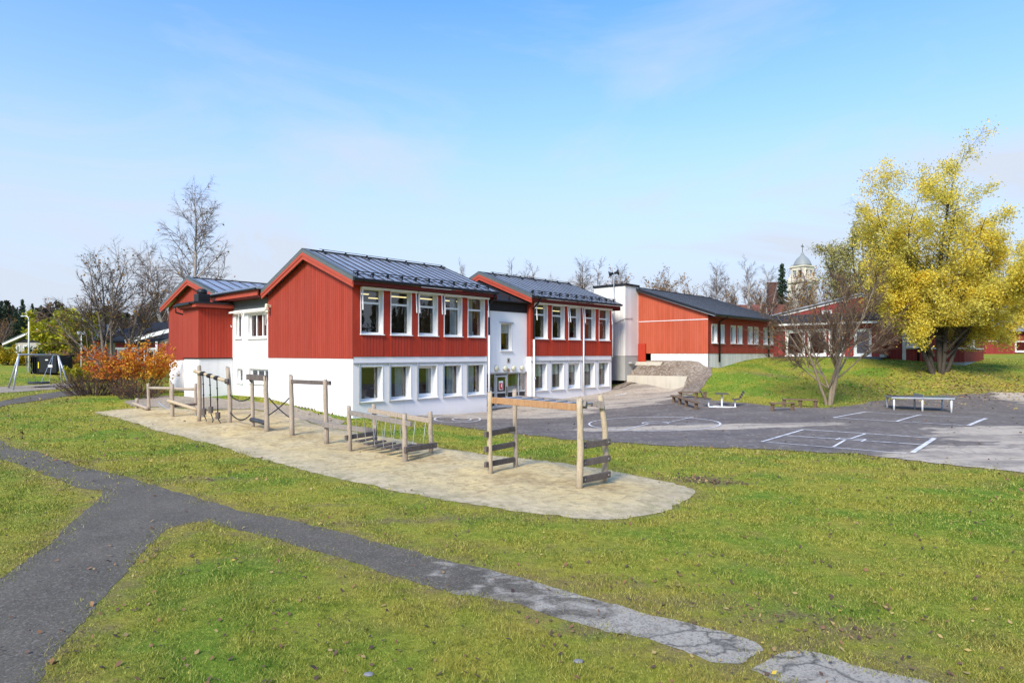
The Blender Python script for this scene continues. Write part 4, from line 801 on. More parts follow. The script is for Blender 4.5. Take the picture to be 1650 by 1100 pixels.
MB().box(-.3, -.75, 3.1, 9.4, .3, 3.3).obj('fascia', M['frame'], PAV); MB().prism([(-.5, -.8, 3.3), (9.5, -.8, 3.3), (9.5, 2.2, 4.1), (-.5, 2.2, 4.1)], (0, 0, .12)).obj('roof', M['roof_dark'], PAV)
MB().box(0, 4, -.5, 9.2, 4.2, 3.4).obj('rear_wall', M['interior'], PAV); MB().box(.3, .3, .1, 9, 4, .2).obj('floor_slab', M['floor'], PAV)
MB().box(9.25, -.6, .2, 9.6, .2, .45).obj('door_step', M['greyconc'], PAV)
p1 = ray_at(1240, 577, 64.5); WING = thing('right_wing', 'red timber wing with white verge and corner boards behind the yellow willow', 'building', (p1.x, p1.y, 0), ANGW)
# length so that the near corner is seen left of the willow's outer branches
dx = (1554-825)/FPX; Lw = (dx*p1.y-p1.x)/(DIRW.x-dx*DIRW.y)
zg = 2.65
MB().prism([(0, 0, zg+.35), (Lw, 0, zg+.35), (Lw, 0, 6.3), (Lw*.52, 0, 9.0), (0, 0, 7.25)], (0, .35, 0)).obj('gable_wall', M['wing_u'], WING)
MB().box(.2, .05, 1.9, Lw-.03, .3, zg+.348).obj('plinth', M['greyconc'], WING); MB().box(Lw-.34, .35, zg+.35, Lw, 11.6, 6.2).obj('side_wall', M['wing_v'], WING); MB().box(Lw-.3, .3, 1.5, Lw-.03, 11.5, zg+.348).obj('side_plinth', M['greyconc'], WING)
MB().bar((-.3, -.03, 7.2), (Lw*.52, -.03, 9.1), .12, .22).bar((Lw*.52, -.03, 9.1), (Lw+.3, -.03, 6.25), .12, .22).obj('verge_board', M['frame'], WING)
MB().prism([(-.35, -.3, 7.36), (Lw*.52, -.3, 9.2), (Lw+.6, -.3, 6.2), (Lw+.6, -.3, 6.32), (Lw*.52, -.3, 9.34), (-.35, -.3, 7.48)], (0, 12, 0)).obj('roof', M['roof'], WING)
def wx(px): d = (px-825)/FPX; return (d*p1.y-p1.x)/(DIRW.x-d*DIRW.y)
a = wx(1457); MB().box(a-.14, -.06, zg+.35, a+.14, -.003, 6.6).obj('corner_board', M['frame'], WING)
MB().box(a+.14, -.05, 4.1, Lw, -.002, 4.22).obj('trim_board', M['frame'], WING); MB().box(Lw+.003, -.05, 4.1, Lw+.05, 11.5, 4.22).obj('trim_board', M['frame'], WING)
a2 = wx(1480); pipe(WING, [(a2, -.12, 6.8), (a2, -.12, 2.7)], M['black'], .09)
for px in (1461, 1470): x = wx(px); ww = window(WING, x, -.11, 4.25, .85, 1.35, .02, sash=.12)
for y in (1.2, 3.2): ww = window(WING, Lw+.1, y, 4.25, 1.5, 1.35, .02, rz=math.pi/2, sash=.12, mull=1)
for px in (1325, 1332): x = wx(px); window(WING, x, -.11, 7.25, .5, .6, .02)
p2 = ray_at(1588, 573, 76); FAR = thing('far_red_house', 'red timber house with grey base at the right edge beyond the willow', 'building', (p2.x, p2.y, 2.2), R(4))
MB().box(0, 0, 0, 26, .3, .85).obj('plinth', M['greyclad'], FAR); MB().box(-.03, -.03, .85, 26, .3, 4.2).obj('wall', M['wing_u'], FAR); MB().box(-.03, .3, .85, .3, 9, 4.2).obj('side_wall', M['wing_v'], FAR)
gable_roof('roof', FAR, -.5, 26.5, -.6, 9.6, 4.3, 4.3, 4.5, 6.4, M['roof'], pitch=.8); MB().box(0, -.06, 2.95, 3.6, -.032, 3.05).obj('trim_board', M['frame'], FAR)
for x in (3.7, 7.2, 10.7): window(FAR, x, -.1, 1.7, 1.6, 1.35, .02, sash=.12)
p3 = ray_at(1560, 590, 52); 

# ------------------------------------------------------------------ buildings further away
p = ray_at(1293, 569.6, 215); CH = thing('church_tower', 'cream church bell tower with arched openings, domed roof and weathervane above the trees', 'tower', (p.x, p.y, 0), R(26))
k = 215/FPX; zt = lambda py: CAMH-(py-HY)*k
hw_, hb = 2.15, 3.2
MB().box(-hb, -hb, 0, hb, hb, zt(456)).obj('shaft', M['church'], CH); MB().box(-hb-.5, -hb-.5, zt(456), hb+.5, hb+.5, zt(452)).obj('cornice', M['church'], CH)
bl = MB(); z0, z1 = zt(452), zt(431)
for s in ((-1,-1), (1,-1), (-1,1), (1,1)): bl.box(s[0]*hw_-.42, s[1]*hw_-.42, z0, s[0]*hw_+.42, s[1]*hw_+.42, z1)
for t in (-1, 1):
    bl.box(-.4, t*hw_-.4, z0, .4, t*hw_+.4, z1); bl.box(t*hw_-.4, -.4, z0, t*hw_+.4, .4, z1)
    bl.box(-hw_, t*hw_-.45, z1-1.1, hw_, t*hw_+.45, z1-.02); bl.box(t*hw_-.45, -hw_, z1-1.1, t*hw_+.45, hw_, z1-.02); bl.box(-hw_, t*hw_-.3, z0, hw_, t*hw_+.3, z0+.9); bl.box(t*hw_-.3, -hw_, z0, t*hw_+.3, hw_, z0+.9)
bl.obj('belfry', M['church'], CH); MB().box(-1.1, -1.1, z0, 1.1, 1.1, z1).obj('belfry_core', M['screen'], CH)
for sx_, sy_ in ((-1,-1), (1,-1), (-1,1), (1,1)): MB().prism([(sx_*2.2, sy_*2.2, z0), (sx_*3.4, sy_*3.4, z0), (sx_*2.6, sy_*2.6, z0+2.2), (sx_*2.2, sy_*2.2, z0+4)], (.5, -.5*sx_*sy_, 0)).obj('scroll', M['church'], CH)
MB().box(-2.9, -2.9, z1, 2.9, 2.9, z1+.5).obj('cornice', M['church'], CH)
MB().lathe([(3.0, z1+.5), (2.85, z1+1.0), (2.45, z1+2.0), (1.9, z1+2.9), (1.2, z1+3.6), (.6, z1+4.2), (.4, z1+5)], n=16).obj('dome', M['dome'], CH, True)
MB().lathe([(.1, zt(413.8)), (.5, zt(413)), (.62, zt(411.2)), (.5, zt(409.5)), (.1, zt(408.5))], n=12).obj('ball', M['black'], CH, True)
MB().tube([(0, 0, zt(410)), (0, 0, zt(393))], .09, 6).bar((-.7, 0, zt(397)), (.7, 0, zt(397)), .12, .3).obj('weathervane', M['black'], CH)
MB().lathe([(.95, -hb-.06), (.95, -hb-.01)], (-.3, 0, zt(465)), 20, 1).obj('clock_face', M['ttop'], CH)
p = ray_at(1240, 569, 112); HS = thing('roof_house', 'distant house with reddish roof and dark brick chimney behind the hall', 'house', (p.x-8, p.y, 4), R(-6))
MB().box(-5, 0, 0, 11, 8, 6.2).obj('wall', M['brickdark'], HS); rf = MB().prism([(-6, -.6, 6.2), (-6, 4, 8.6), (-6, 8.6, 6.2)], (17.5, 0, 0)).obj('roof', M['tile'], HS); MB().box(8.2, 2.2, 8.5, 9.6, 3.6, 12.2).box(8.1, 2.1, 12.2, 9.7, 3.7, 12.45).obj('chimney', M['brickdark'], rf)
p = ray_at(22, 566, 92); GH = thing('grey_house', 'low pale grey house with dark gable and white verge beyond the swing', 'house', (p.x, p.y, 3.3), R(-14))
MB().box(.3, 0, -1.5, 13, 8, 2.0).obj('wall', M['greywall'], GH); MB().prism([(.3, -.05, 2.0), (13, -.05, 2.0), (7.5, -.05, 4.5)], (0, 8, 0)).obj('gable_panel', M['blackclad'], GH)
MB().bar((-1.4, -.4, 1.75), (7.5, -.4, 4.75), .3, .22).obj('verge_board', M['frame'], GH); MB().prism([(-1.5, -.6, 1.85), (7.5, -.6, 4.9), (15, -.6, 2.4), (15, -.6, 2.5), (7.5, -.6, 5.02), (-1.5, -.6, 1.97)], (0, 9, 0)).obj('roof', M['verge'], GH)
for x in (.55, 1.9): window(GH, x, -.08, .3, .75, 1.3, .02)
p = ray_at(186, 590, 78); LS2 = thing('left_red_house', 'long red timber building with white verge and window band half hidden by the orange bush', 'building', (p.x, p.y, 1.6), R(14))
wall_strip(MB(), 0, 4.6, 0, .3, 0, 3.4, [(.2+k*1.08, 1.1+k*1.08, 1.0, 2.6) for k in range(4)]).obj('wall', M['wing_u'], LS2); MB().box(0, -.05, 2.62, 4.6, -.003, 2.85).obj('lintel_trim', M['frame'], LS2)
for k in range(4): window(LS2, .2+k*1.08, 0, 1.0, .9, 1.6, .05, sash=.1)
MB().box(0, 3, 0, 12, 3.2, 3).obj('rear_wall', M['interior'], LS2)
MB().box(4.6, -.6, 0, 12, -.3, 3.3).obj('porch_wall', M['wing_u'], LS2); MB().box(4.62, -.7, 0, 4.86, -.602, 3.6).obj('corner_board', M['frame'], LS2); window(LS2, 8.6, -.65, .8, 1.2, 1.7, .02); MB().box(7.6, -.66, 2.55, 12, -.602, 2.75).obj('lintel_trim', M['frame'], LS2)
MB().bar((1.4, -1.0, 3.55), (11.6, -1.0, 6.5), .2, .45).obj('verge_board', M['frame'], LS2)
MB().prism([(-2.5, -.6, 3.5), (5, -.6, 3.6), (11.2, 4, 6.2), (2, 4, 6.0)], (0, 0, .15)).obj('roof', M['roof_dark'], LS2); MB().prism([(5, -.6, 3.6), (12, -.6, 3.6), (12, -.6, 6.2), (11, -.6, 6.1)], (0, .2, 0)).obj('gable_panel', M['greyclad'], LS2); MB().prism([(6.5, -1.6, 3.5), (13, -1.6, 3.5), (13, 3, 5.2), (8.5, 3, 5.2)], (0, 0, .12)).obj('porch_roof', M['greyclad'], LS2); MB().box(6.6, -1.7, 3.38, 13, -1.6, 3.6).obj('eaves_board', M['frame'], LS2)

# ------------------------------------------------------------------ play equipment
def at_depth(px, py, y): return Vector(((px-825)/FPX*y, y, CAMH-(py-HY)/FPX*y))
def post(parent, base, top, r=.1, mat=None, bend=0, seed=0):
    """a round log from pixel base to pixel top, standing in the ground"""
    rr = random.Random(seed+int(base[0])); b = ground(*base); t = at_depth(top[0], top[1], b.y); pts, rad = [], []; r *= .72
    n = 9
    for i in range(n):
        f = i/(n-1); p = Vector((b.x, b.y, b.z-.15)).lerp(t, f); p += Vector((bend*math.sin(f*math.pi)+rr.uniform(-.008, .008), rr.uniform(-.008, .008), 0)); pts.append(p); rad.append(r*(1.07-.12*f)*rr.uniform(.96, 1.04))
    pts.append(t+Vector((0, 0, .012))); rad.append(r*.8)
    MB().tube(pts, rad, 12).obj('post', mat or M['post'], parent, True)
    return b, t
def log_beam(name, parent, a, b, r, mat):
    a, b = Vector(a), Vector(b); n = 7; r *= .8
    return MB().tube([a.lerp(b, i/(n-1))+Vector((0, 0, rnd.uniform(-.01, .01))) for i in range(n)], [r*rnd.uniform(.93, 1.07) for _ in range(n)], 10).obj(name, mat, parent, True)
def plank(name, parent, a, b, w_, h_, mat):
    o = MB().bar(a, b, w_, h_).obj(name, mat, parent, bevel=.012); return o
def bolts(parent, pts, d):
    for p in pts: MB().tube([Vector(p), Vector(p)+Vector(d)*.03], .025, 8).obj('bolt', M['bolt'], parent)

g = ground(277.8, 673)
BB = thing('balance_rails', 'weathered log balance rails, low and waist high, at far left of the sand', 'play frame', tuple(g)); BB.location = (0, 0, 0)
q1 = post(BB, (220.5,660.5), (220.5,642), .13); q2 = post(BB, (240.5,663), (238.5,618), .12); q3 = post(BB, (277.8,673), (277.8,619), .13); q4 = post(BB, (275,657), (275.3,616), .11); q5 = post(BB, (315.5,668), (315,618), .11); q6 = post(BB, (318,671), (318,654), .09)
log_beam('rail', BB, at_depth(214, 649, q1[0].y-.1), at_depth(238, 658, q2[0].y-.2), .11, M['post']); log_beam('rail', BB, at_depth(240, 624.5, q2[0].y), at_depth(314, 627, q5[0].y), .1, M['post'])
log_beam('rail', BB, at_depth(270, 645, q3[0].y-.15), at_depth(319, 660, q3[0].y-.6), .11, M['post_pale']); log_beam('rail', BB, at_depth(281, 654, q3[0].y+.2), at_depth(316, 651, q5[0].y), .09, M['beam_dark'])

def rope(name, parent, pts, r=.022, mat=None): return MB().tube(pts, r, 6).obj(name, mat or M['rope'], parent, True)
def sag(a, b, s, n=12): return [Vector(a).lerp(Vector(b), i/n)-Vector((0, 0, s*4*(i/n)*(1-i/n))) for i in range(n+1)]
RF = thing('climbing_rope_frame', 'tall log frame with sloping beam and three hanging dark ropes', 'play frame', (0,0,0))
a1 = post(RF, (320.5,678.5), (320.5,589.5), .14, bend=.04); a2 = post(RF, (369.5,684), (366.5,592), .14, bend=.07)
pa, pb = at_depth(313.5, 597.5, a1[0].y-.12), at_depth(366.5, 614, a2[0].y-.12)
log_beam('beam', RF, pa, pb, .11, M['post_pale']); MB().tube([pb+Vector((-.1, 0, 0)), pb+Vector((.06, 0, 0))], .13, 10).obj('beam_end', M['beam_dark'], RF)
for px, py, yb, ye in ((327.5, 603, 663, 682), (338.5, 606.5, 660, 683), (350, 610, 669, 684)):
    f = (px-313.5)/(366.5-313.5); t = pa.lerp(pb, f); y = t.y-.02
    top = Vector((t.x, y, t.z)); blk = at_depth(px+1, yb-5, y); low = at_depth(px+1, yb+5, y); end = at_depth(px+3, ye, y)
    r_ = rope('climbing_rope', RF, [top, top.lerp(blk, .5)+Vector((.01, 0, 0)), blk], .028)
    MB().lathe([(.07, -.05), (.16, 0), (.16, .12), (.07, .17)], (t.x, y, t.z-.06), 10).obj('rope_collar', M['rope'], r_, True)
    for kf in (.3, .62): kp = top.lerp(blk, kf); MB().lathe([(.02, -.05), (.055, 0), (.02, .05)], kp, 8).obj('rope_knot', M['rope'], r_, True)
    MB().tube([blk, low], [.12, .12], 10).obj('rope_block', M['beam_dark'], r_); rope('rope_tail', r_, [low, low.lerp(end, .35)+Vector((.05, 0, 0)), low.lerp(end, .65)+Vector((.09, 0, 0)), end+Vector((-.01, 0, 0))], .024)
RO = thing('roller_frame', 'log frame with dark rubber roller low between two posts under a brown lintel', 'play frame', (0,0,0))
b1 = post(RO, (407.5,690), (406.3,609), .12); b2 = post(RO, (430.5,697), (427.8,606), .15)
plank('lintel', RO, at_depth(399, 607, b1[0].y-.1), at_depth(430, 609.5, b2[0].y-.05), .16, .26, M['beam_dark']); MB().bar(at_depth(402, 612, b1[0].y-.1), at_depth(408, 618, b1[0].y-.02), .06, .06).obj('bracket', M['beam_dark'], RO)
log_beam('roller', RO, at_depth(405.5, 675.5, b1[0].y-.02), at_depth(427.5, 681, b2[0].y-.02), .14, M['rubber'])
d1 = a2[0].y
sr = thing('sagging_ropes', 'pair of dark ropes sagging between the rope frame and the roller frame', 'rope', (0,0,0))
rope('upper_rope', sr, sag(at_depth(369, 634, d1), at_depth(405, 638.5, b1[0].y), .28), .03); rope('lower_rope', sr, sag(at_depth(369.5, 662, d1), at_depth(406, 665, b1[0].y), .38), .032)
RC = thing('turning_bar', 'tall pair of log posts carrying one brown bar in front of the white gable', 'play frame', (0,0,0))
c1 = post(RC, (471,704), (468.8,605), .14); c2 = post(RC, (526.5,715), (523.8,612), .13)
plank('beam', RC, at_depth(469, 614.5, c1[0].y), at_depth(532, 617, c2[0].y-.05), .12, .17, M['beam_dark'])
xr = thing('crossed_ropes', 'two black ropes crossed in an X between the roller frame and the turning bar', 'rope', (0,0,0))
rope('rope', xr, sag(at_depth(432, 669, b2[0].y), at_depth(467, 640, c1[0].y), .06), .028); rope('rope', xr, sag(at_depth(434, 641, b2[0].y), at_depth(468, 673, c1[0].y), .08), .028)
wr = thing('low_rope', 'thin pale rope near the ground beside the balance rails', 'rope', (0,0,0)); rope('strand', wr, sag(at_depth(255, 647, q3[0].y+1), at_depth(277, 658, q3[0].y+.1), .12), .025, M['wire'])
# plank bridge
PB = thing('plank_bridge', 'wobbly plank bridge hung on wires between four log posts and two hand rails', 'play bridge', (0,0,0))
f1 = post(PB, (564,727), (562,654), .115); f2 = post(PB, (605,720), (602.5,652), .12); f3 = post(PB, (653,745), (651.8,666.5), .125); f4 = post(PB, (694.8,735), (693,663.5), .11)
r1a, r1b = at_depth(563, 664.5, f1[0].y-.1), at_depth(663, 683, f3[0].y-.25); r2a, r2b = at_depth(594, 660.5, f2[0].y-.08), at_depth(693, 677.5, f4[0].y-.05)
plank('hand_rail', PB, r1a, r1b, .11, .17, M['beam']); plank('hand_rail', PB, r2a, r2b, .11, .17, M['post'])
plank('end_beam', PB, at_depth(556.5, 705, f1[0].y-.12), at_depth(606, 697.5, f2[0].y-.05), .12, .17, M['beam_dark'])
e1, e2 = at_depth(652, 724.5, f3[0].y-.14), at_depth(702.5, 716.5, f4[0].y-.16); plank('end_beam', PB, e1, e2, .11, .19, M['beam_dark']); bolts(PB, [e1.lerp(e2, t)+Vector((0, -.05, 0)) for t in (.08, .2, .84, .97)], (-.3, -1, 0))
for k in range(6):
    f = (k+.35)/5.5*.86+.05; a = r1a.lerp(r1b, f*.93); b = r2a.lerp(r2b, f+.05); zb = f1[0].z+.46-.14*math.sin(f*math.pi)
    lo_a = Vector((a.x, a.y, zb)); lo_b = Vector((b.x, b.y, zb+.02)); dd = (lo_b-lo_a).normalized()*.12
    pl = plank('tread', PB, lo_a+dd, lo_b-dd, .24, .06, M['beam_dark']); MB().tube([a, lo_a+dd*1.3], .011, 5).obj('hanger_wire', M['wire'], pl); MB().tube([b, lo_b-dd*1.3], .011, 5).obj('hanger_wire', M['wire'], pl)
BP = thing('balance_plank', 'low grey plank bridging from the turning bar to the plank bridge', 'play plank', (0,0,0))
plank('plank', BP, at_depth(519, 683.5, c2[0].y-.14), at_depth(604, 694.5, f2[0].y-.17), .09, .2, M['beam']); bolts(BP, [at_depth(521.5, 684, c2[0].y-.2)], (0, -1, 0))
# monkey bars
MK = thing('monkey_bars', 'pale log climbing frame with orange brown top beam and three dark rungs at each end', 'climbing frame', (0,0,0))
m1 = post(MK, (790,768), (788.8,632), .105, M['post_pale']); m2 = post(MK, (831.5,756), (829,628), .105); m3 = post(MK, (933,791), (933.5,641), .125, M['post_pale'], bend=.03); m4 = post(MK, (971.5,779), (967,638), .115, M['post_pale'], bend=.11)
plank('side_beam', MK, at_depth(793, 644.5, m1[0].y-.02), at_depth(929.5, 656, m3[0].y), .1, .185, M['beam_orange']); plank('side_beam', MK, at_depth(833, 640.5, m2[0].y-.02), at_depth(969, 651.5, m4[0].y-.1), .1, .15, M['beam'])
for k in range(7):
    f = (k+.5)/7; a = at_depth(793, 641.5, m1[0].y).lerp(at_depth(929.5, 653, m3[0].y), f); b = at_depth(833, 639, m2[0].y).lerp(at_depth(969, 650.5, m4[0].y), f); MB().tube([a, b], .03, 8).obj('top_rung', M['galv'], MK, True)
MB().bar(at_depth(940, 656, m3[0].y+.05), at_depth(941.5, 653, m3[0].y+.12)+Vector((0,0,.1)), .16, .17).obj('end_block', M['beam'], MK); MB().bar(at_depth(962, 651, m4[0].y-.1), at_depth(973, 652, m4[0].y-.1), .17, .2).obj('end_block', M['beam'], MK)
for (ya, yb) in ((700, 690.5), (724, 715), (748.5, 740)): plank('rung', MK, at_depth(781.5, ya, m1[0].y-.16), at_depth(828, yb, m2[0].y-.1), .09, .16, M['beam_dark'])
for (ya, yb) in ((718, 711), (746, 737.5), (773, 763.5)):
    a, b = at_depth(938, ya, m3[0].y+.13), at_depth(982.5, yb, m4[0].y-.15); plank('rung', MK, a, b, .09, .175, M['beam_dark']); bolts(MK, [a.lerp(b, .1)+Vector((0, -.045, 0)), a.lerp(b, .95)+Vector((0, -.045, 0))], (-.3, -1, 0))
# basket swing
SWG = thing('basket_swing', 'galvanised A frame swing with round black nest seat on the left lawn', 'swing', (0,0,0))
gl1, gl2, gr1, gr2 = ground(12.5, 625.5), ground(20.5, 628.5), ground(101, 619.5), ground(111, 620.5)
yl, yr = (gl1.y+gl2.y)/2, (gr1.y+gr2.y)/2; tl, tr = at_depth(31, 571, yl), at_depth(93.5, 571.5, yr)
for gnd, tp in ((gl1, tl), (gl2, tl), (gr1, tr), (gr2, tr)): MB().tube([gnd-Vector((0,0,.1)), tp], .07, 10).obj('leg', M['galv'], SWG, True)
MB().tube([tl-Vector((.1,0,0)), tr+Vector((.15,0,0))], .07, 10).obj('top_bar', M['galv'], SWG, True)
ym = (yl+yr)/2; sc_ = at_depth(62.5, 616.5, ym); rs = .72
st = MB().tube([(sc_.x+rs*math.cos(a), sc_.y+rs*math.sin(a), sc_.z) for a in np.linspace(0, 2*math.pi, 25)], .09, 8, False); st.lathe([(rs, -.02), (rs*.5, -.09), (.05, -.11)], sc_, 24); st.obj('nest_seat', M['rubber'], SWG, True)
for fx, ax_x in ((40, -1), (85, 1)):
    t = tl.lerp(tr, (fx-31)/62.5)
    for sy in (-1, 1): e = Vector((sc_.x+ax_x*rs*.75, sc_.y+sy*rs*.66, sc_.z)); MB().tube([t, t.lerp(e, .8), e], .018, 5).obj('chain', M['wire'], SWG)
# ------------------------------------------------------------------ other things in the yard
def bench(label, pa, pb, legs, wd=.3, ya=0, top_h=.46, mat='bench'):
    t = thing('low_bench', label, 'bench', (0,0,0), 0, 'low wooden benches around the yard')
    a, b = ground(*pa), ground(*pb); a2_, b2_ = Vector((a.x, a.y, a.z+top_h)), Vector((b.x, b.y, b.z+top_h)); plank('seat', t, a2_, b2_, wd, .085, M[mat])
    for f in legs: q = a.lerp(b, f); g = h1(q.x, q.y); tz = a2_.lerp(b2_, f).z-.043; MB().box(-.075, -.075, g-.1, .075, .075, tz).obj('leg', M['bench'], t, loc=(q.x, q.y, 0), rz=.5)
    return t
bench('dark four legged low bench nearest the gravel bank, running towards the viewer', (1083.5, 648), (1124, 661), (.06, .32, .58, .95))
bench('pale topped low bench just behind the dark benches at the foot of the bank', (1094, 642), (1137, 643), (.06, .66, .98))
bench('short grey topped low bench, the nearer of the pair left of the bare tree', (1241, 662.5), (1279, 661.5), (.1, .95))
bench('long dark low bench, the farther of the pair left of the bare tree', (1261, 655), (1318, 657), (.04, .5, .93))
gt = ground(1163, 655.5); PT = thing('picnic_table', 'white steel framed table with slatted top and two slatted chairs', 'table', (gt.x, gt.y, gt.z), R(-12))
top = MB()
for k in range(5): top.box(-.37, -.42+k*.17, .80, .37, -.42+k*.17+.155, .845)
top.obj('table_top', M['slat'], PT)
fr_ = MB().box(-.045, -.045, .06, .045, .045, .798); fr_.box(-.8, -.40, 0, .8, -.33, .06).box(-.8, .33, 0, .8, .40, .06).box(-.8, -.33, .0, -.73, .33, .058).box(.73, -.33, 0, .8, .33, .058).box(-.04, -.33, .003, .04, .33, .057); fr_.obj('frame', M['whitesteel'], PT)
for s in (-1, 1):
    c = MB()
    for k in range(3): c.box(s*.62, -.34+k*.235, .47, s*1.02, -.34+k*.235+.215, .51)
    c = c.obj('seat', M['slat'], PT); MB().box(s*.74, -.05, .061, s*.81, .05, .468).obj('seat_post', M['whitesteel'], c)
    bk = MB()
    for k in range(3): bk.bar((s*1.1+s*.08*k, -.34, .62+.15*k), (s*1.1+s*.08*k, .34, .62+.15*k), .03, .13)
    bk.bar((s*1.0, -.2, .49), (s*1.3, -.2, 1.0), .03, .03).bar((s*1.0, .2, .49), (s*1.3, .2, 1.0), .03, .03); bk.obj('backrest', M['slat'], c)
ta, tb = ground(1440.5, 661.2), ground(1533, 665); te = tb-ta; tl_ = te.length; tang = math.atan2(te.y, te.x)
TT = thing('table_tennis_table', 'outdoor table tennis table with green top, metal net and six white legs', 'table', tuple((ta+tb)/2), tang)
hl = tl_/2+.12; hh = .84
MB().box(-hl, -.1, hh-.05, -.004, 1.5, hh).obj('table_top', M['ttop_b'], TT); MB().box(.004, -.1, hh-.05, hl, 1.5, hh).obj('table_top', M['ttop'], TT)
MB().box(-hl-.012, -.13, hh-.09, hl+.012, -.101, hh-.004).box(-hl-.012, 1.501, hh-.09, hl+.012, 1.53, hh-.004).box(-hl-.03, -.1, hh-.09, -hl-.001, 1.5, hh-.004).box(hl+.001, -.1, hh-.09, hl+.03, 1.5, hh-.004).obj('edge_frame', M['galv'], TT)
MB().box(-.006, -.2, hh-.04, .006, 1.6, hh+.165).obj('net', M['galv'], TT)
for x in (-tl_/2, 0, tl_/2):
    for y in (0, 1.4): MB().tube([(x, y, h1(*(Vector((ta+tb)/2).xy+Vector((math.cos(tang)*x-math.sin(tang)*y, math.sin(tang)*x+math.cos(tang)*y))))-(ta.z+tb.z)/2-.03), (x, y, hh-.052)], .055, 10).obj('leg', M['whitesteel'], TT, True)
b = ground(46.5, 600); LP = thing('lamp_post', 'tall white lamp post with curved arm on the left lawn', 'lamp post', (b.x, b.y, b.z)); hp = at_depth(46, 509, b.y).z-b.z
MB().tube([(0,0,-.2), (0,0,hp*.6), (0,0,hp*.9)], [.09, .075, .06], 10).obj('pole', M['pipe'], LP, True); MB().tube([(0,0,hp*.9), (-.04,0,hp*.97), (-.25,0,hp), (-.45,0,hp)], .05, 8).obj('arm', M['pipe'], LP, True); MB().box(-.75, -.14, hp-.09, -.42, .14, hp+.04).obj('lamp_head', M['galv'], LP, bevel=.03)
b = ground(131, 606); FP = thing('sign_post', 'thin pale post with small flat head between the yellow tree and the orange bush', 'post', (b.x, b.y, b.z)); hp = at_depth(130, 534, b.y).z-b.z
MB().tube([(0,0,-.2), (0,0,hp)], .05, 8).obj('pole', M['pipe'], FP, True); MB().box(-.4, -.06, hp-.3, .35, .06, hp+.02).obj('head', M['galv'], FP)
b = ground(73, 603); CT_ = thing('waste_container', 'black steel waste container with yellow marks and white label behind the swing', 'container', (b.x, b.y, b.z-.2), R(-9))
kk = b.y/FPX; ht = (603-570)*kk; wd = 50*kk
MB().prism([(-wd/2, 0, .15), (0-wd*.15, -.25, .15), (-wd*.15, -.25, ht), (-wd/2, 0, ht)], (0, 1.6, 0)).obj('body', M['container'], CT_); MB().box(-wd*.145, -.3, .35, wd/2, 1.6, ht+.05).obj('body_side', M['container'], CT_, bevel=.03)
for k in range(5): MB().box(-wd*.46+k*wd*.07, -.27, .2, -wd*.45+k*wd*.07, .0, ht-.1).obj('rib', M['black'], CT_)
MB().box(-wd*.47, -.15, ht*.35, -wd*.44, -.0, ht*.65).obj('yellow_mark', M['yellow'], CT_); MB().box(-wd*.16, -.34, ht*.4, -wd*.13, -.302, ht*.7).obj('yellow_mark', M['yellow'], CT_); MB().box(wd*.2, -.32, ht*.45, wd*.36, -.302, ht*.57).obj('white_label', M['paper'], CT_); MB().box(wd*.1, -.32, ht*.78, wd*.2, -.302, ht*.83).obj('white_label', M['paper'], CT_)
# wire edging along the white gable and loose board
WE = thing('bed_edging', 'row of thin wire hoops along the foot of the white gable', 'edging', (0,0,0)); m = MB()
for k in range(24):
    v = .5+k*.36; q = [UV(-.3, v+.17*math.cos(a)) for a in np.linspace(0, math.pi, 9)]; m.tube([(x, y, h1(x, y)-.02+.26*math.sin(a)) for (x, y), a in zip(q, np.linspace(0, math.pi, 9))], .009, 4)
m.obj('wire_hoops', M['wire'], WE)
a, b = ground(480, 656), ground(521, 662.5); tag(MB().bar(a+Vector((0,0,.05)), b+Vector((0,0,.05)), .12, .05).obj('loose_board', M['bark_pale'], None), 'pale board lying on the grass by the white gable', 'board')
for (q, r_, lab) in (((932, 1066), .06, 'small pale stone lying in the grass below the path end'), ((594, 1087), .06, 'small grey stone lying in the grass at the bottom edge')):
    g = ground(*q); o = MB().lathe([(r_*.5, -r_*.3), (r_, .1*r_), (r_*.7, r_*.55), (r_*.2, r_*.7)], (0,0,0), 7).obj('stone', M['stone'], None, True, loc=(g.x, g.y, g.z+.005)); o.scale = (1.2, .85, .6); tag(o, lab, 'stone')

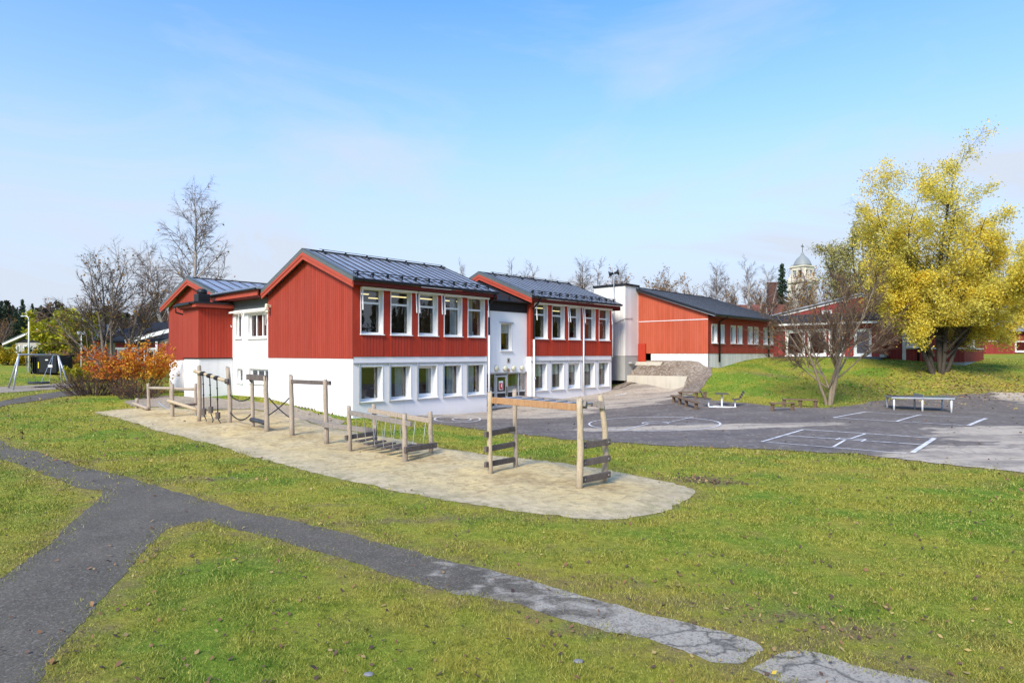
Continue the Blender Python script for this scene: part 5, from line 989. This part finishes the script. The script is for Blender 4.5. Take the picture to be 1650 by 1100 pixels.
# ------------------------------------------------------------------ vegetation
def skeleton(rng, stems, levels):
    """stems: list of (start, dir, length, radius, bow). levels: dict(n,len,ang,start,wig,trop,nseg,rk). returns per level lists of (pts, radii)"""
    def poly(p, d, L, r0, nseg, wig, trop, tip=.25):
        pts = [p.copy()]; rad = [r0]; d = d.normalized()
        for i in range(nseg):
            d = (d+Vector((rng.gauss(0, wig), rng.gauss(0, wig), rng.gauss(0, wig)*.7+trop))).normalized(); p = p+d*(L/nseg); pts.append(p.copy()); rad.append(r0*(1-(1-tip)*(i+1)/nseg))
        return pts, rad
    out = [[] for _ in range(len(levels)+1)]
    for st in stems: out[0].append(poly(Vector(st[0]), Vector(st[1]), st[2], st[3], st[4] if len(st) > 4 else 9, .07, st[5] if len(st) > 5 else .06, .12))
    for li, lv in enumerate(levels):
        for pts, rad in out[li]:
            L0 = sum((pts[i+1]-pts[i]).length for i in range(len(pts)-1)); n = max(1, int(lv['n']*(.7+.6*rng.random())))
            for k in range(n):
                f = lv['start']+(1-lv['start'])*((k+rng.random())/n); x = f*(len(pts)-1); i = min(int(x), len(pts)-2); p = pts[i].lerp(pts[i+1], x-i); d = (pts[i+1]-pts[i]).normalized()
                az = rng.uniform(0, 6.283); o = d.orthogonal().normalized(); o = Matrix.Rotation(az, 3, d)@o; ang = R(lv['ang']*rng.uniform(.65, 1.3))
                nd = d*math.cos(ang)+o*math.sin(ang); L = L0*lv['len']*rng.uniform(.6, 1.2)*(1-.55*f if lv.get('cone', 1) else 1)
                r = min(rad[i]*.75, max(rad[i]*lv.get('rk', .5), lv.get('rmin', .006)))
                out[li+1].append(poly(p, nd, L, r, lv.get('nseg', 4), lv.get('wig', .12), lv.get('trop', .05)))
    return out
def tubes_mesh(name, lists, mat, sides, rscale=1., rmin=0.):
    vs, fs = [], []; nb = 0
    for (pts, rad), n in [(q, s) for L, s in zip(lists, sides) for q in L]:
        m = len(pts); P = np.array([tuple(p) for p in pts]); rr = np.maximum(np.array(rad)*rscale, rmin)
        d = np.gradient(P, axis=0); d /= np.linalg.norm(d, axis=1)[:, None]+1e-9
        ref = np.array([0, 0, 1.]) if abs(d[0][2]) < .9 else np.array([1., 0, 0]); x = np.cross(d, ref); x /= np.linalg.norm(x, axis=1)[:, None]+1e-9; y = np.cross(d, x)
        a = np.arange(n)*2*math.pi/n
        V_ = P[:, None]+rr[:, None, None]*(np.cos(a)[None, :, None]*x[:, None]+np.sin(a)[None, :, None]*y[:, None]); vs.append(V_.reshape(-1, 3))
        i = (np.arange(m-1)[:, None]*n+np.arange(n)[None]).ravel(); j = (np.arange(m-1)[:, None]*n+(np.arange(n)[None]+1) % n).ravel()
        fs.append(np.c_[i, j, j+n, i+n]+nb); nb += m*n
    return fast_mesh(name, np.concatenate(vs), np.concatenate(fs), mat, smooth=True)
def leaf_quads(pos, size, asp=.45, droop=0., var=.4, g=NR):
    n = len(pos); a = g.normal(size=(n, 3)); a[:, 2] -= droop; a /= np.linalg.norm(a, axis=1)[:, None]; b = g.normal(size=(n, 3)); b = np.cross(a, b); b /= np.linalg.norm(b, axis=1)[:, None]
    s = (size*(1-var+2*var*g.random(n)))[:, None]; a, b = a*s, b*s*asp
    v = np.stack([pos-a*.5, pos+b*.5-a*.05, pos+a*.55, pos-b*.5-a*.05], 1).reshape(-1, 3); return v, np.arange(4*n).reshape(n, 4)
def leaves_mesh(name, pos, size, mat, asp=.5, droop=0., base=.5, spread=.5, g=NR, tint=None):
    v, f = leaf_quads(pos, size, asp, droop, g=g); t = np.clip((base+(g.random(len(pos))-.5)*spread) if tint is None else tint, 0, 1)
    return fast_mesh(name, v, f, mat, {'tint': ('FACE', t)})
def along(lists, per, jit, g=NR, f0=.2):
    out = []
    for L in lists:
        for pts, rad in L:
            P = np.array([tuple(p) for p in pts]); t = (f0+(1-f0)*g.random(per))*(len(P)-1); i = np.minimum(t.astype(int), len(P)-2); fr = (t-i)[:, None]; out.append(P[i]*(1-fr)+P[i+1]*fr+g.normal(0, jit, (per, 3)))
    return np.concatenate(out)
def tree(name, label, cat, base, parts, group=None, rz=0, scale=1):
    """parts: list of (part name, mesh)"""
    t = thing(name, label, cat, base, rz, group); t.scale = (scale,)*3
    for n, me in parts: mkobj(n, me, t)
    return t

# yellow willow on the bank
rg = random.Random(21); g = ground(1510, 599); kx = g.y/FPX
st = []
for (dx_, lean, hgt, r) in ((-.5, -.36, 9.5, .40), (-.2, -.16, 13.2, .42), (.15, .03, 15.6, .50), (.5, .22, 13.5, .40), (.6, .40, 10.5, .34), (.1, .1, 11.5, .34)):
    st.append(((dx_, rg.uniform(-.4, .4), -.2), (lean, rg.uniform(-.25, .25), 1), hgt, r, 11, .05))
st += [((-.5, .1, .6), (-.50, -.1, 1), 13.2, .22, 11, .045), ((-.4, .2, .8), (-.38, .15, 1), 13.8, .2, 11, .05), ((.4, -.3, 1.), (.85, -.25, 1), 9.5, .24, 10, .02), ((-.5, -.4, 1.2), (-.7, -.35, 1), 7.0, .2, 9, .02), ((.2, -.6, 1.5), (.25, -.9, 1), 8.0, .2, 9, -.02), ((.5, .1, 1.), (1.25, .1, .85), 8.2, .2, 9, -.02), ((0, .5, 1.), (-.1, .8, 1), 9, .2, 9, .0)]
sk = skeleton(rg, st, [dict(n=17, len=.40, ang=44, start=.13, wig=.12, trop=.03, nseg=5, rk=.34), dict(n=10, len=.55, ang=42, start=.12, wig=.15, trop=-.03, nseg=4, rk=.42), dict(n=6, len=.6, ang=38, start=.1, wig=.15, trop=-.08, nseg=3, rk=.5, rmin=.008)])
gl = np.random.default_rng(5)
pos = np.concatenate([along(sk[3:4], 17, .22, gl), along(sk[2:3], 30, .34, gl)])
zz_ = pos[:, 2]; keep = gl.random(len(pos)) < np.clip(1.06-.04*zz_, .46, .86); pos = pos[keep]
keep = ~((pos[:, 2] < 3.3) & (np.abs(pos[:, 0]) < 1.9)) & (pos[:, 0] > -5.1+gl.normal(0, .35, len(pos))) & (pos[:, 2] > 1.5); pos = pos[keep]
cl = np.array([tuple(rg.choice(sk[2])[0][2]) for _ in range(26)]); d2 = np.min(((pos[:, None]-cl[None])**2).sum(-1), 1)
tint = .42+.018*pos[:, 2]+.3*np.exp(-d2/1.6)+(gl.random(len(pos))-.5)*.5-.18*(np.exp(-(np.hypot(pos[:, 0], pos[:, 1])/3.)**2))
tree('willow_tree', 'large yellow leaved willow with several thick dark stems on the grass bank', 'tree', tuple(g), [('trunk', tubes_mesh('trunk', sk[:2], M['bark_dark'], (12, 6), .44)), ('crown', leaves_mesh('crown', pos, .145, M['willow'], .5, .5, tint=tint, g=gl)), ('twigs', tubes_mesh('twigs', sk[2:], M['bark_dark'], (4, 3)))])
print('willow leaves', len(pos))
# second, greener willow behind it
rg = random.Random(22); g2 = ray_at(1405, 585, 60); g2.z = h1(g2.x, g2.y)
st = [((rg.uniform(-.3, .3), rg.uniform(-.3, .3), 0), (rg.uniform(-.32, .32), rg.uniform(-.3, .3), 1), rg.uniform(9.5, 13), .22, 9, .03) for _ in range(7)]
sk = skeleton(rg, st, [dict(n=13, len=.35, ang=42, start=.2, wig=.12, trop=.03, nseg=4, rk=.4), dict(n=10, len=.5, ang=40, start=.12, wig=.15, trop=0, nseg=3, rk=.45, rmin=.014)])
pos = np.concatenate([along(sk[2:3], 20, .2, gl), along(sk[1:2], 14, .3, gl)]); keep = gl.random(len(pos)) < np.where(pos[:, 2] > 4.2, .85, .25); pos = pos[keep]; pos = pos[pos[:, 0] > -3.9+gl.normal(0, .4, len(pos))]
tree('willow_tree', 'smaller olive green willow behind and left of the large yellow willow', 'tree', tuple(g2), [('trunk', tubes_mesh('trunk', sk[:2], M['bark_dark'], (8, 5))), ('crown', leaves_mesh('crown', pos, .23, M['willow2'], .42, .5, base=.5, spread=.9, g=gl)), ('twigs', tubes_mesh('twigs', sk[2:], M['twig'], (3,)))])
# many stemmed bare tree in front of the pavilion
rg = random.Random(5); g = ground(1336, 652)
st = [((-.14, .05, -.1), (-.20, .0, 1), 6.6, .17, 10, .05), ((.0, -.08, -.1), (-.05, .1, 1), 8.0, .19, 10, .05), ((.12, .05, -.1), (.10, -.08, 1), 8.3, .20, 10, .05), ((.2, .1, -.1), (.24, .1, 1), 7.6, .17, 10, .05), ((-.2, -.05, 1.1), (-1.2, -.2, .75), 5.2, .09, 8, .04), ((.3, -.05, 1.5), (1.1, -.3, .8), 5.6, .09, 8, .04), ((-.25, .1, 1.7), (-.75, .3, .9), 5.6, .1, 9, .03), ((.05, .1, 1.), (.05, .75, 1), 6.2, .11, 9, .04), ((0, -.1, 1.2), (-.15, -.8, 1), 5.8, .1, 9, .04), ((.35, 0, 1.7), (.8, .35, 1), 6.2, .1, 9, .04)]
sk = skeleton(rg, st, [dict(n=14, len=.5, ang=38, start=.28, wig=.11, trop=.05, nseg=6, rk=.42), dict(n=13, len=.5, ang=38, start=.12, wig=.13, trop=.05, nseg=4, rk=.42, rmin=.017), dict(n=12, len=.62, ang=36, start=.1, wig=.14, trop=.05, nseg=3, rk=.5, rmin=.013)])
pos = along(sk[3:4], 1, .03, gl, .6); pos = pos[gl.random(len(pos)) < .10]
tree('bare_tree', 'many stemmed bare tree with fine twigs at the foot of the bank', 'tree', tuple(g), [('trunk', tubes_mesh('trunk', sk[:1], M['bark_pale'], (10,), .6)), ('limbs', tubes_mesh('limbs', sk[1:2], M['bark_pale'], (6,), .7)), ('twigs', tubes_mesh('twigs', sk[2:], M['twig_red'], (4, 3))), ('last_leaves', leaves_mesh('last_leaves', pos, .09, M['ochre'], .7, g=gl))])
# bare tree behind the orange bush
rg = random.Random(31); g = ray_at(178, 590, 60); g.z = h1(g.x, g.y)
st = [((-.5, 0, -.2), (-.55, .1, 1), 9.6, .26, 10, .05), ((-.1, .1, -.2), (-.1, -.1, 1), 11.6, .27, 10, .04), ((.4, 0, -.2), (.22, .1, 1), 11.4, .32, 10, .04), ((.7, .1, -.2), (.55, .05, 1), 9.3, .22, 10, .05), ((-.4, 0, 1.5), (-1.0, -.2, 1), 7.8, .14, 9, .03), ((.3, 0, 2.), (.1, -.6, 1), 8, .15, 9, .04), ((-.7, .2, 1.2), (-1.3, .1, .8), 6.5, .11, 9, .03), ((-.2, .1, 1.), (-.25, .2, 1), 10.5, .2, 10, .04), ((.5, .1, 1.5), (.75, .1, 1), 8.2, .15, 9, .03), ((.1, -.1, 1.), (.02, .1, 1), 11.5, .22, 10, .03)]
sk = skeleton(rg, st, [dict(n=13, len=.48, ang=42, start=.25, wig=.11, trop=.04, nseg=6, rk=.42), dict(n=11, len=.52, ang=40, start=.12, wig=.14, trop=.03, nseg=4, rk=.42, rmin=.026), dict(n=8, len=.55, ang=38, start=.12, wig=.15, trop=.02, nseg=3, rk=.5, rmin=.02)])
pos = along(sk[3:4], 1, .05, gl, .7); pos = pos[gl.random(len(pos)) < .05]
tree('bare_tree', 'wide bare grey tree with a few last leaves behind the orange bush', 'tree', tuple(g), [('trunk', tubes_mesh('trunk', sk[:1], M['bark'], (10,), .72)), ('limbs', tubes_mesh('limbs', sk[1:2], M['bark'], (5,))), ('twigs', tubes_mesh('twigs', sk[2:], M['twig'], (3, 3))), ('last_leaves', leaves_mesh('last_leaves', pos, .22, M['ochre'], .7, g=gl))])
# birches: three skeletons, shared by many individuals
def birch_parts(seed, hgt, spread=1., weep=-.09, dens=1., leaf=None, one=False):
    rg = random.Random(seed); st = [((0, 0, -.3), (rg.uniform(-.06, .06), rg.uniform(-.06, .06), 1), hgt, .016*hgt+.03, 12, .03)]
    if not one and rg.random() < .5: st.append(((.2, 0, .5), (.16*rg.choice((-1, 1)), .05, 1), hgt*.85, .012*hgt, 10, .03))
    sk = skeleton(rg, st, [dict(n=int(34*dens), len=.34*spread, ang=40, start=.2, wig=.10, trop=.05, nseg=6, rk=.4, cone=1), dict(n=11, len=.5, ang=38, start=.12, wig=.14, trop=weep*.5, nseg=5, rk=.4, rmin=.026), dict(n=11, len=.7, ang=36, start=.1, wig=.12, trop=weep, nseg=4, rk=.5, rmin=.024)])
    ps = [('trunk', tubes_mesh('trunk', sk[:2], M['birch'], (8, 4))), ('twigs', tubes_mesh('twigs', sk[2:], M['twig_birch'], (3, 3)))]
    if leaf: pos = along(sk[3:4], 1, .1, gl, .3); pos = pos[gl.random(len(pos)) < leaf*.3]; ps.append(('last_leaves', leaves_mesh('last_leaves', pos, .24, M['ochre'], .7, g=gl)))
    return ps
BIG = birch_parts(41, 20, 1.15, -.13, 1.5, .10, True); BV = [birch_parts(43, 14, .9, -.03, .8), birch_parts(44, 14, 1.15, -.06, .9), birch_parts(47, 14, .75, .02, .7), birch_parts(49, 11, 1.5, .03, .9, .5)]
g = ray_at(318, 590, 86); g.z = h1(g.x, g.y)-.3; zt_ = at_depth(318, 309, g.y).z
tree('birch_tree', 'tall bare weeping birch rising behind the rear gable of the school', 'tree', tuple(g), BIG, scale=(zt_-g.z)/20.9)
def bgtree(parts, hgt, px, ytop, depth, label, name='birch_tree', group=None, rz=None):
    g = ray_at(px, 570, depth); g.z = h1(g.x, g.y)-.3; zt_ = at_depth(px, ytop, g.y).z; return tree(name, label, 'tree', tuple(g), parts, group, rnd.uniform(0, 6) if rz is None else rz, max(.1, (zt_-g.z)/hgt))
GB = 'bare trees behind the school and hall roofs'
for v, px, yt, dp, lab in ((1, 270, 400, 95, 'slender bare birch just left of the tall weeping birch'), (0, 756, 432, 100, 'thin birch top above the ridge end of the left gable roof'), (2, 822, 430, 105, 'first thin birch top over the right gable roof'), (0, 846, 436, 110, 'second faint birch top over the right gable roof'), (2, 866, 430, 105, 'dark narrow birch top over the middle of the right gable roof'),
    (1, 925, 424, 100, 'bushy birch over the right end of the right gable roof'), (2, 957, 427, 102, 'narrow birch left of the white shaft'), (1, 1004, 428, 96, 'reddish brown birch behind the white shaft'), (3, 972, 452, 100, 'low bare tree filling the gap left of the white shaft'), (3, 1056, 450, 96, 'low spreading bare tree just right of the white shaft'), (3, 1080, 452, 104, 'low twiggy tree over the start of the hall roof'),
    (1, 1142, 431, 98, 'broad reddish birch above the middle of the hall roof'), (3, 1118, 462, 104, 'low bare tree left of the broad reddish birch'), (2, 1172, 448, 100, 'thin birch right of the broad reddish birch'), (0, 1216, 421, 104, 'tall bare birch above the lower end of the hall roof'), (3, 1190, 470, 96, 'low brown tree in front of the tall birch by the hall roof'), (2, 1240, 438, 110, 'faint thin birch between tall birch and spruce'), (3, 1232, 468, 125, 'low brown tree beside the brick chimney'), (1, 1303, 436, 120, 'bare tree hiding the foot of the church tower'), (3, 1335, 446, 100, 'twiggy tree right of the church tower'), (3, 1280, 452, 110, 'brown tree left of the church tower base')):
    bgtree(BV[v], 11 if v == 3 else 14, px, yt, dp, lab, 'bare_tree' if v == 3 else 'birch_tree', GB)
# spruces
def spruce_parts(seed, hgt=14, wd=2.6):
    g = np.random.default_rng(seed); pos = []; br = []
    for k in range(46):
        f = k/46; z = .8+f*(hgt-.9); r = wd*(1-f)**.85*(.75+.5*g.random())+.12
        for j in range(int(5+5*(1-f))):
            a = g.random()*6.283; m = int(10+26*(1-f)); t = g.random(m)**.7; rr = r*(.7+.45*g.random()); q = np.c_[np.cos(a)*t*rr, np.sin(a)*t*rr, z-.42*t*rr+.12*(t*rr)**2*.3+g.normal(0, .06, m)]; q[:, :2] += g.normal(0, .10, (m, 2))*(.3+t[:, None]); pos.append(q)
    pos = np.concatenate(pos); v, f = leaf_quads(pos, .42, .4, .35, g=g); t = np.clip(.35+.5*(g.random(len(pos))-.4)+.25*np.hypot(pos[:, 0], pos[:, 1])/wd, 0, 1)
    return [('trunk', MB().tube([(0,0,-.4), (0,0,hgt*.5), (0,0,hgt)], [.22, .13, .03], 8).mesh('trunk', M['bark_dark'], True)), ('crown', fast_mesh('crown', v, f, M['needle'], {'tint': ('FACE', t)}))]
SV = [spruce_parts(3), spruce_parts(4, 14, 3.2), spruce_parts(6, 14, 2.1)]
GS = 'spruces at the forest edge beyond the left lawn'
for v, px, yt, dp, lab in ((2, 1260, 423, 118, 'dark narrow spruce beside the church tower'),): bgtree(SV[v], 14, px, yt, dp, lab, 'spruce_tree')
for v, px, yt, dp, lab in ((1, 2, 483, 125, 'spruce cut by the left edge of the view'), (0, 14, 486, 130, 'second spruce from the left edge of the view'), (0, 36, 481, 120, 'tallest dark spruce behind the lamp post'), (2, 52, 488, 132, 'spruce just right of the lamp post'), (1, 66, 496, 135, 'shorter spruce left of the yellow tree'), (2, 78, 488, 128, 'pale green spruce above the yellow tree'), (1, 25, 497, 118, 'low broad spruce left of the lamp post'), (0, 92, 500, 134, 'spruce behind the top of the yellow tree'), (1, 250, 492, 140, 'spruce glimpsed left of the rear gable')): bgtree(SV[v], 14, px, yt, dp, lab, 'spruce_tree', GS)
GD = 'brown bare trees along the forest edge on the left'
for v, px, yt, dp, lab in ((3, 5, 515, 104, 'brown bare tree at the left edge above the grey house'), (3, 105, 497, 112, 'brown bare tree right of the yellow tree top'), (3, 130, 492, 118, 'brown bare tree between yellow tree and wide grey tree'), (3, 160, 500, 108, 'brown bare tree behind the trunks of the wide grey tree'), (3, 215, 492, 112, 'brown bare tree above the left red building'), (3, 244, 498, 108, 'brown bare tree beside the rear gable'), (1, 190, 490, 120, 'thin birch behind the wide grey tree'), (3, 60, 512, 106, 'brown bare tree above the roof of the grey house')): bgtree(BV[v], 11 if v == 3 else 14, px, yt, dp, lab, 'bare_tree', GD)
# shrubs
def shrub(name, label, base, rx, ry, hgt, n_stem, leaf_mat, lsize, nleaf, twig_mat, seed, lo=.25, tintb=.5, spread=.9, upright=.8, zone=None):
    rg = random.Random(seed); g = np.random.default_rng(seed)
    st = []
    for i in range(n_stem):
        a = rg.uniform(0, 6.283); q = math.sqrt(rg.random()); x, y = q*rx*.55*math.cos(a), q*ry*.55*math.sin(a); st.append(((x, y, -.1), (math.cos(a)*q*rx/hgt*.85, math.sin(a)*q*ry/hgt*.85, upright), hgt*rg.uniform(.6, 1.02), .03, 6, .0))
    sk = skeleton(rg, st, [dict(n=6, len=.45, ang=40, start=.2, wig=.14, trop=.02, nseg=4, rk=.5, rmin=.012), dict(n=5, len=.5, ang=42, start=.15, wig=.16, trop=0, nseg=3, rk=.6, rmin=.010)])
    ps = [('stems', tubes_mesh('stems', sk, twig_mat, (5, 4, 3)))]
    if nleaf:
        pos = along(sk[1:], nleaf, .1, g, .2); pos = pos[(pos[:, 2] > lo*hgt) | (g.random(len(pos)) < .15)]
        if zone is not None: pos = pos[zone(pos, g)]
        ps.append(('leaves', leaves_mesh('leaves', pos, lsize, leaf_mat, .6, .2, tint=np.clip(tintb+(g.random(len(pos))-.5)*spread+.10*pos[:, 0]*(1 if leaf_mat is M['orange'] else 0), 0, 1), g=g)))
    return tree(name, label, 'shrub', base, ps)
b = ground(217, 634); shrub('orange_bush', 'large shrub with red, orange and yellow autumn leaves left of the school', tuple(b), 2.7, 2.0, 3.9, 46, M['orange'], .18, 5, M['twig_dark'], 61, .3, .6, 1.0)
b = ground(152, 636); shrub('brown_bush', 'nearly leafless dark brown shrub at the lower left of the orange bush', tuple(b), 3.1, 1.6, 2.3, 110, M['ochre'], .1, 1, M['twig_dark'], 62, .0, .3, .6, .7, lambda p, g: g.random(len(p)) < .15)
b = ground(222, 642); shrub('brown_bush', 'low leafless dark shrub under the right side of the orange bush', tuple(b), 2.0, 1.2, 1.7, 60, M['ochre'], .1, 1, M['twig_dark'], 63, .0, .5, .6, .8, lambda p, g: g.random(len(p)) < .3)
b = ray_at(120, 588, 76); b.z = h1(b.x, b.y); rg = random.Random(64); st = [((0, 0, 0), (rg.uniform(-.8, .8), rg.uniform(-.6, .6), 1), rg.uniform(5.6, 7.4), .1, 8, .0) for _ in range(15)]
sk = skeleton(rg, st, [dict(n=8, len=.42, ang=45, start=.15, wig=.13, trop=0, nseg=4, rk=.5), dict(n=6, len=.5, ang=42, start=.1, wig=.15, trop=-.03, nseg=3, rk=.5)])
pos = along(sk[1:], 9, .28, gl, .1); tree('yellow_green_tree', 'rounded yellow green tree beyond the waste container', 'tree', tuple(b), [('trunk', tubes_mesh('trunk', sk[:2], M['bark_dark'], (6, 4))), ('crown', leaves_mesh('crown', pos, .42, M['lime'], .6, .2, base=.5, spread=.9, g=gl))])
for q, dp, lab, rx, hg, mt, sd in (((22, 592), 74, 'yellow leaved shrub in front of the grey house', 2.6, 2.2, 'yellowshrub', 65), ((70, 588), 88, 'clipped dark green hedge in front of the grey house', 4.5, 1.9, 'green', 66), ((150, 600), 60, 'small bright yellow shrub beside the orange bush', 1.3, 1.7, 'yellowshrub', 67), ((112, 598), 66, 'dark reddish brown shrub behind the thin post', 2.2, 2.3, 'ochre', 68), ((132, 612), 60, 'low yellowish bush at the right leg of the swing', 1.3, 1.6, 'lime', 69)):
    b = ray_at(q[0], q[1], dp); b.z = h1(b.x, b.y); shrub('garden_bush', lab, tuple(b), rx, 1.3, hg, 26, M[mt], .22, 7 if mt != 'ochre' else 2, M['twig_dark'], sd, .05)
# far wood closing the view, and the wood beside the yard that the windows mirror
g = np.random.default_rng(77); P_, T_ = [], []
def wood(ang0, ang1, dist, hgt, n):
    for _ in range(n):
        a = R(g.uniform(ang0, ang1)); d = dist*g.uniform(.92, 1.25); x, y = d*math.sin(a), d*math.cos(a); z0 = h1(x, y); h = hgt*g.uniform(.6, 1.1); con = g.random() < .45; m = 420
        t = g.random(m); r = (h*.17*(1-t)+.2) if con else h*.30*np.sqrt(np.clip(1-(2*t-1)**2, 0, 1))+.2
        az = g.random(m)*6.283; q = np.sqrt(g.random(m)); P_.append(np.c_[x+r*q*np.cos(az), y+r*q*np.sin(az), z0+h*(.04+.96*t)]); T_.append(np.clip((.15 if con else .62)+g.normal(0, .13, m), 0, 1))
wood(-48, -27, 165, 9, 120); wood(-27, 45, 190, 8, 160); wood(44, 112, 95, 15, 110); wood(112, 140, 80, 15, 40)
P_ = np.concatenate(P_); T_ = np.concatenate(T_); v, f = leaf_quads(P_, .95, .6, 0, g=g)
M['wood'] = m_leaf('far wood', [(0, (.025, .042, .025)), (.35, (.055, .07, .04)), (.6, (.15, .105, .075)), (1, (.24, .16, .10))], .1)
o = mkobj('distant_wood', fast_mesh('distant_wood', v, f, M['wood'], {'tint': ('FACE', T_)})); tag(o, kind='stuff', label='far off mixed autumn wood closing the horizon', cat='wood')

# ------------------------------------------------------------------ grass and fallen leaves
g = np.random.default_rng(9)
def scatter(n, y0, y1, pw=1.):
    y = y0+(y1-y0)*g.random(n)**pw; hw = y*.84+3.5+2.5*(y > 12); x = (g.random(n)*2-1)*hw; return x, y
X, Y = [], []
for n, a, b in ((280000, 4.5, 10), (260000, 10, 16), (200000, 16, 26), (140000, 26, 42), (110000, 42, 64)):
    x, y = scatter(n, a, b); X.append(x); Y.append(y)
X, Y = np.concatenate(X), np.concatenate(Y); bad = np.zeros(len(X), bool)
for poly in OUT+[SWINGPIT, LPATH]:
    q = inside(poly, X, Y); q[q] = seg_dist(poly[::2], X[q], Y[q]) > .34*g.random(q.sum())**3*np.clip(np.hypot(X[q], Y[q])/12, .7, 2.2); bad |= q
X, Y = X[~bad], Y[~bad]
rx, ry = X-C0[0], Y-C0[1]; u_, v_ = rx*U[0]+ry*U[1], rx*V[0]+ry*V[1]
bad = ((u_ > -.1) & (u_ < 24.4) & (v_ > -.1) & (v_ < 30)) | ((u_ > -2.1) & (u_ < .4) & (v_ > 15.4) & (v_ < 18.4)) | ((u_ > 24) & (u_ < 28.6) & (v_ > -7.2) & (v_ < 4)) | ((u_ > 28.3) & (v_ > -6.5) & (u_ < 46)); bad |= inside(GPATH, X, Y) & (g.random(len(X)) < .93)
gpp = inside(gp, X, Y); bad |= gpp
dm = np.zeros(len(X))
for poly, wd, k in ((PATH, .4, .5), (SAND, .4, .45), (YARD, .35, .4)):
    dd = seg_dist(poly[::3], X, Y); dm = np.maximum(dm, k*np.exp(-(dd/wd)**2))
dry_ = np.zeros(len(X))
for poly, wd, k in ((PATH, .9, .9), (PAD, .9, .9), (SAND, .8, .7), (YARD, 1.3, .9), (LPATH, 1.5, .8), (SWINGPIT, 1.5, .8)): dry_ = np.maximum(dry_, k*np.exp(-(seg_dist(poly[::4], X, Y)/wd)**2))
for (q, rx_, ry_, k) in DRYS: p = ground(*q); dry_ = np.maximum(dry_, k*np.exp(-(((X-p.x)/rx_)**2+((Y-p.y)/ry_)**2)))
for (q, rx_, ry_, k) in SPOTS: p = ground(*q); dm = np.maximum(dm, k*np.exp(-(((X-p.x)/rx_)**2+((Y-p.y)/ry_)**2)))
bad |= g.random(len(X)) < dm*.95
X, Y, dry_ = X[~bad], Y[~bad], dry_[~bad]; n = len(X); Z = H(X, Y)
dist = np.hypot(X, Y); tuft = np.clip(1+.55*np.sin(X*2.1+1.3*np.sin(Y*1.7))*np.sin(Y*2.6+1.1*np.sin(X*1.9))+.35*np.sin(X*5.3+Y*3.1), .45, 1.9)
hg = tuft*(.020+.026*g.random(n)**2+.02*(g.random(n) < .04))*np.clip(dist/16, 1., 1.5); wdth = .0035*np.clip(dist/6.5, 1, 9); az = g.random(n)*6.283; ln = g.normal(0, .6, (n, 2))*hg[:, None]
b0 = np.c_[X-np.cos(az)*wdth, Y-np.sin(az)*wdth, Z-.004]; b1 = np.c_[X+np.cos(az)*wdth, Y+np.sin(az)*wdth, Z-.004]; b2 = np.c_[X+ln[:, 0], Y+ln[:, 1], Z+hg]
v = np.stack([b0, b1, b2], 1).reshape(-1, 3); o = mkobj('grass', fast_mesh('grass', v, np.arange(3*n).reshape(n, 3), M['blades'], {'tint': ('FACE', g.random(n)), 'dry': ('FACE', dry_)})); tag(o, kind='stuff', label='short mown autumn grass on the lawns and the bank', cat='grass')
print('blades', n)
X, Y = scatter(4200, 5.5, 36, 1.3); m = ~inside(SAND, X, Y) | (g.random(len(X)) < .25); m &= ~inside(YARD, X, Y) | (g.random(len(X)) < .15); m &= ~inside(PATH, X, Y) | (g.random(len(X)) < .3); X, Y = X[m], Y[m]
ex = []
for (q, rx_, ry_, k) in SPOTS[:8]+[((1640, 620), 5, 2, 1), ((60, 645), 3, .8, 1), ((90, 1040), .8, .8, .5), ((250, 900), 1., .6, .5)]: p = ground(*q); kk_ = int(90*k*(1.6 if q[1] < 790 and q[0] > 1100 else .7)); ex.append(np.c_[g.normal(p.x, rx_*.6, kk_), g.normal(p.y, ry_*.7, kk_)])
ww_ = ground(1510, 604); ex.append(np.c_[g.normal(ww_.x-.5, 5.5, 2600), g.normal(ww_.y-1.5, 2.6, 2600)])
E_ = np.concatenate(ex); X, Y = np.r_[X, E_[:, 0]], np.r_[Y, E_[:, 1]]; n = len(X); Z = H(X, Y)+.035
nrm = g.normal(0, .35, (n, 2)); a = g.random(n)*6.283; s = .038*(.5+.8*g.random(n))*np.clip(np.hypot(X, Y)/16, 1, 2.4); ca, sa = np.cos(a), np.sin(a)
def lv(p, q): dx_, dy_ = (p*ca-q*sa)*s, (p*sa+q*ca)*s; return np.c_[X+dx_, Y+dy_, Z+dx_*nrm[:, 0]+dy_*nrm[:, 1]]
v = np.stack([lv(-1, 0), lv(-.1, .6), lv(1, .1), lv(-.1, -.6)], 1).reshape(-1, 3); tt = g.random(n); isw = np.zeros(n, bool); isw[-2600:] = True; tt = np.where(isw, .75+.25*tt, tt**1.2)
M['fallen'] = m_leaf('fallen leaves', [(0, (.05, .032, .03)), (.35, (.12, .07, .05)), (.62, (.26, .13, .06)), (.75, (.42, .30, .12)), (.9, (.60, .42, .05)), (1, (.62, .50, .10))], .1)
o = mkobj('fallen_leaves', fast_mesh('fallen_leaves', v, np.arange(4*n).reshape(n, 4), M['fallen'], {'tint': ('FACE', tt)})); tag(o, kind='stuff', label='fallen brown and yellow leaves strewn over lawns and paths', cat='leaves')
bpy.context.view_layer.update()
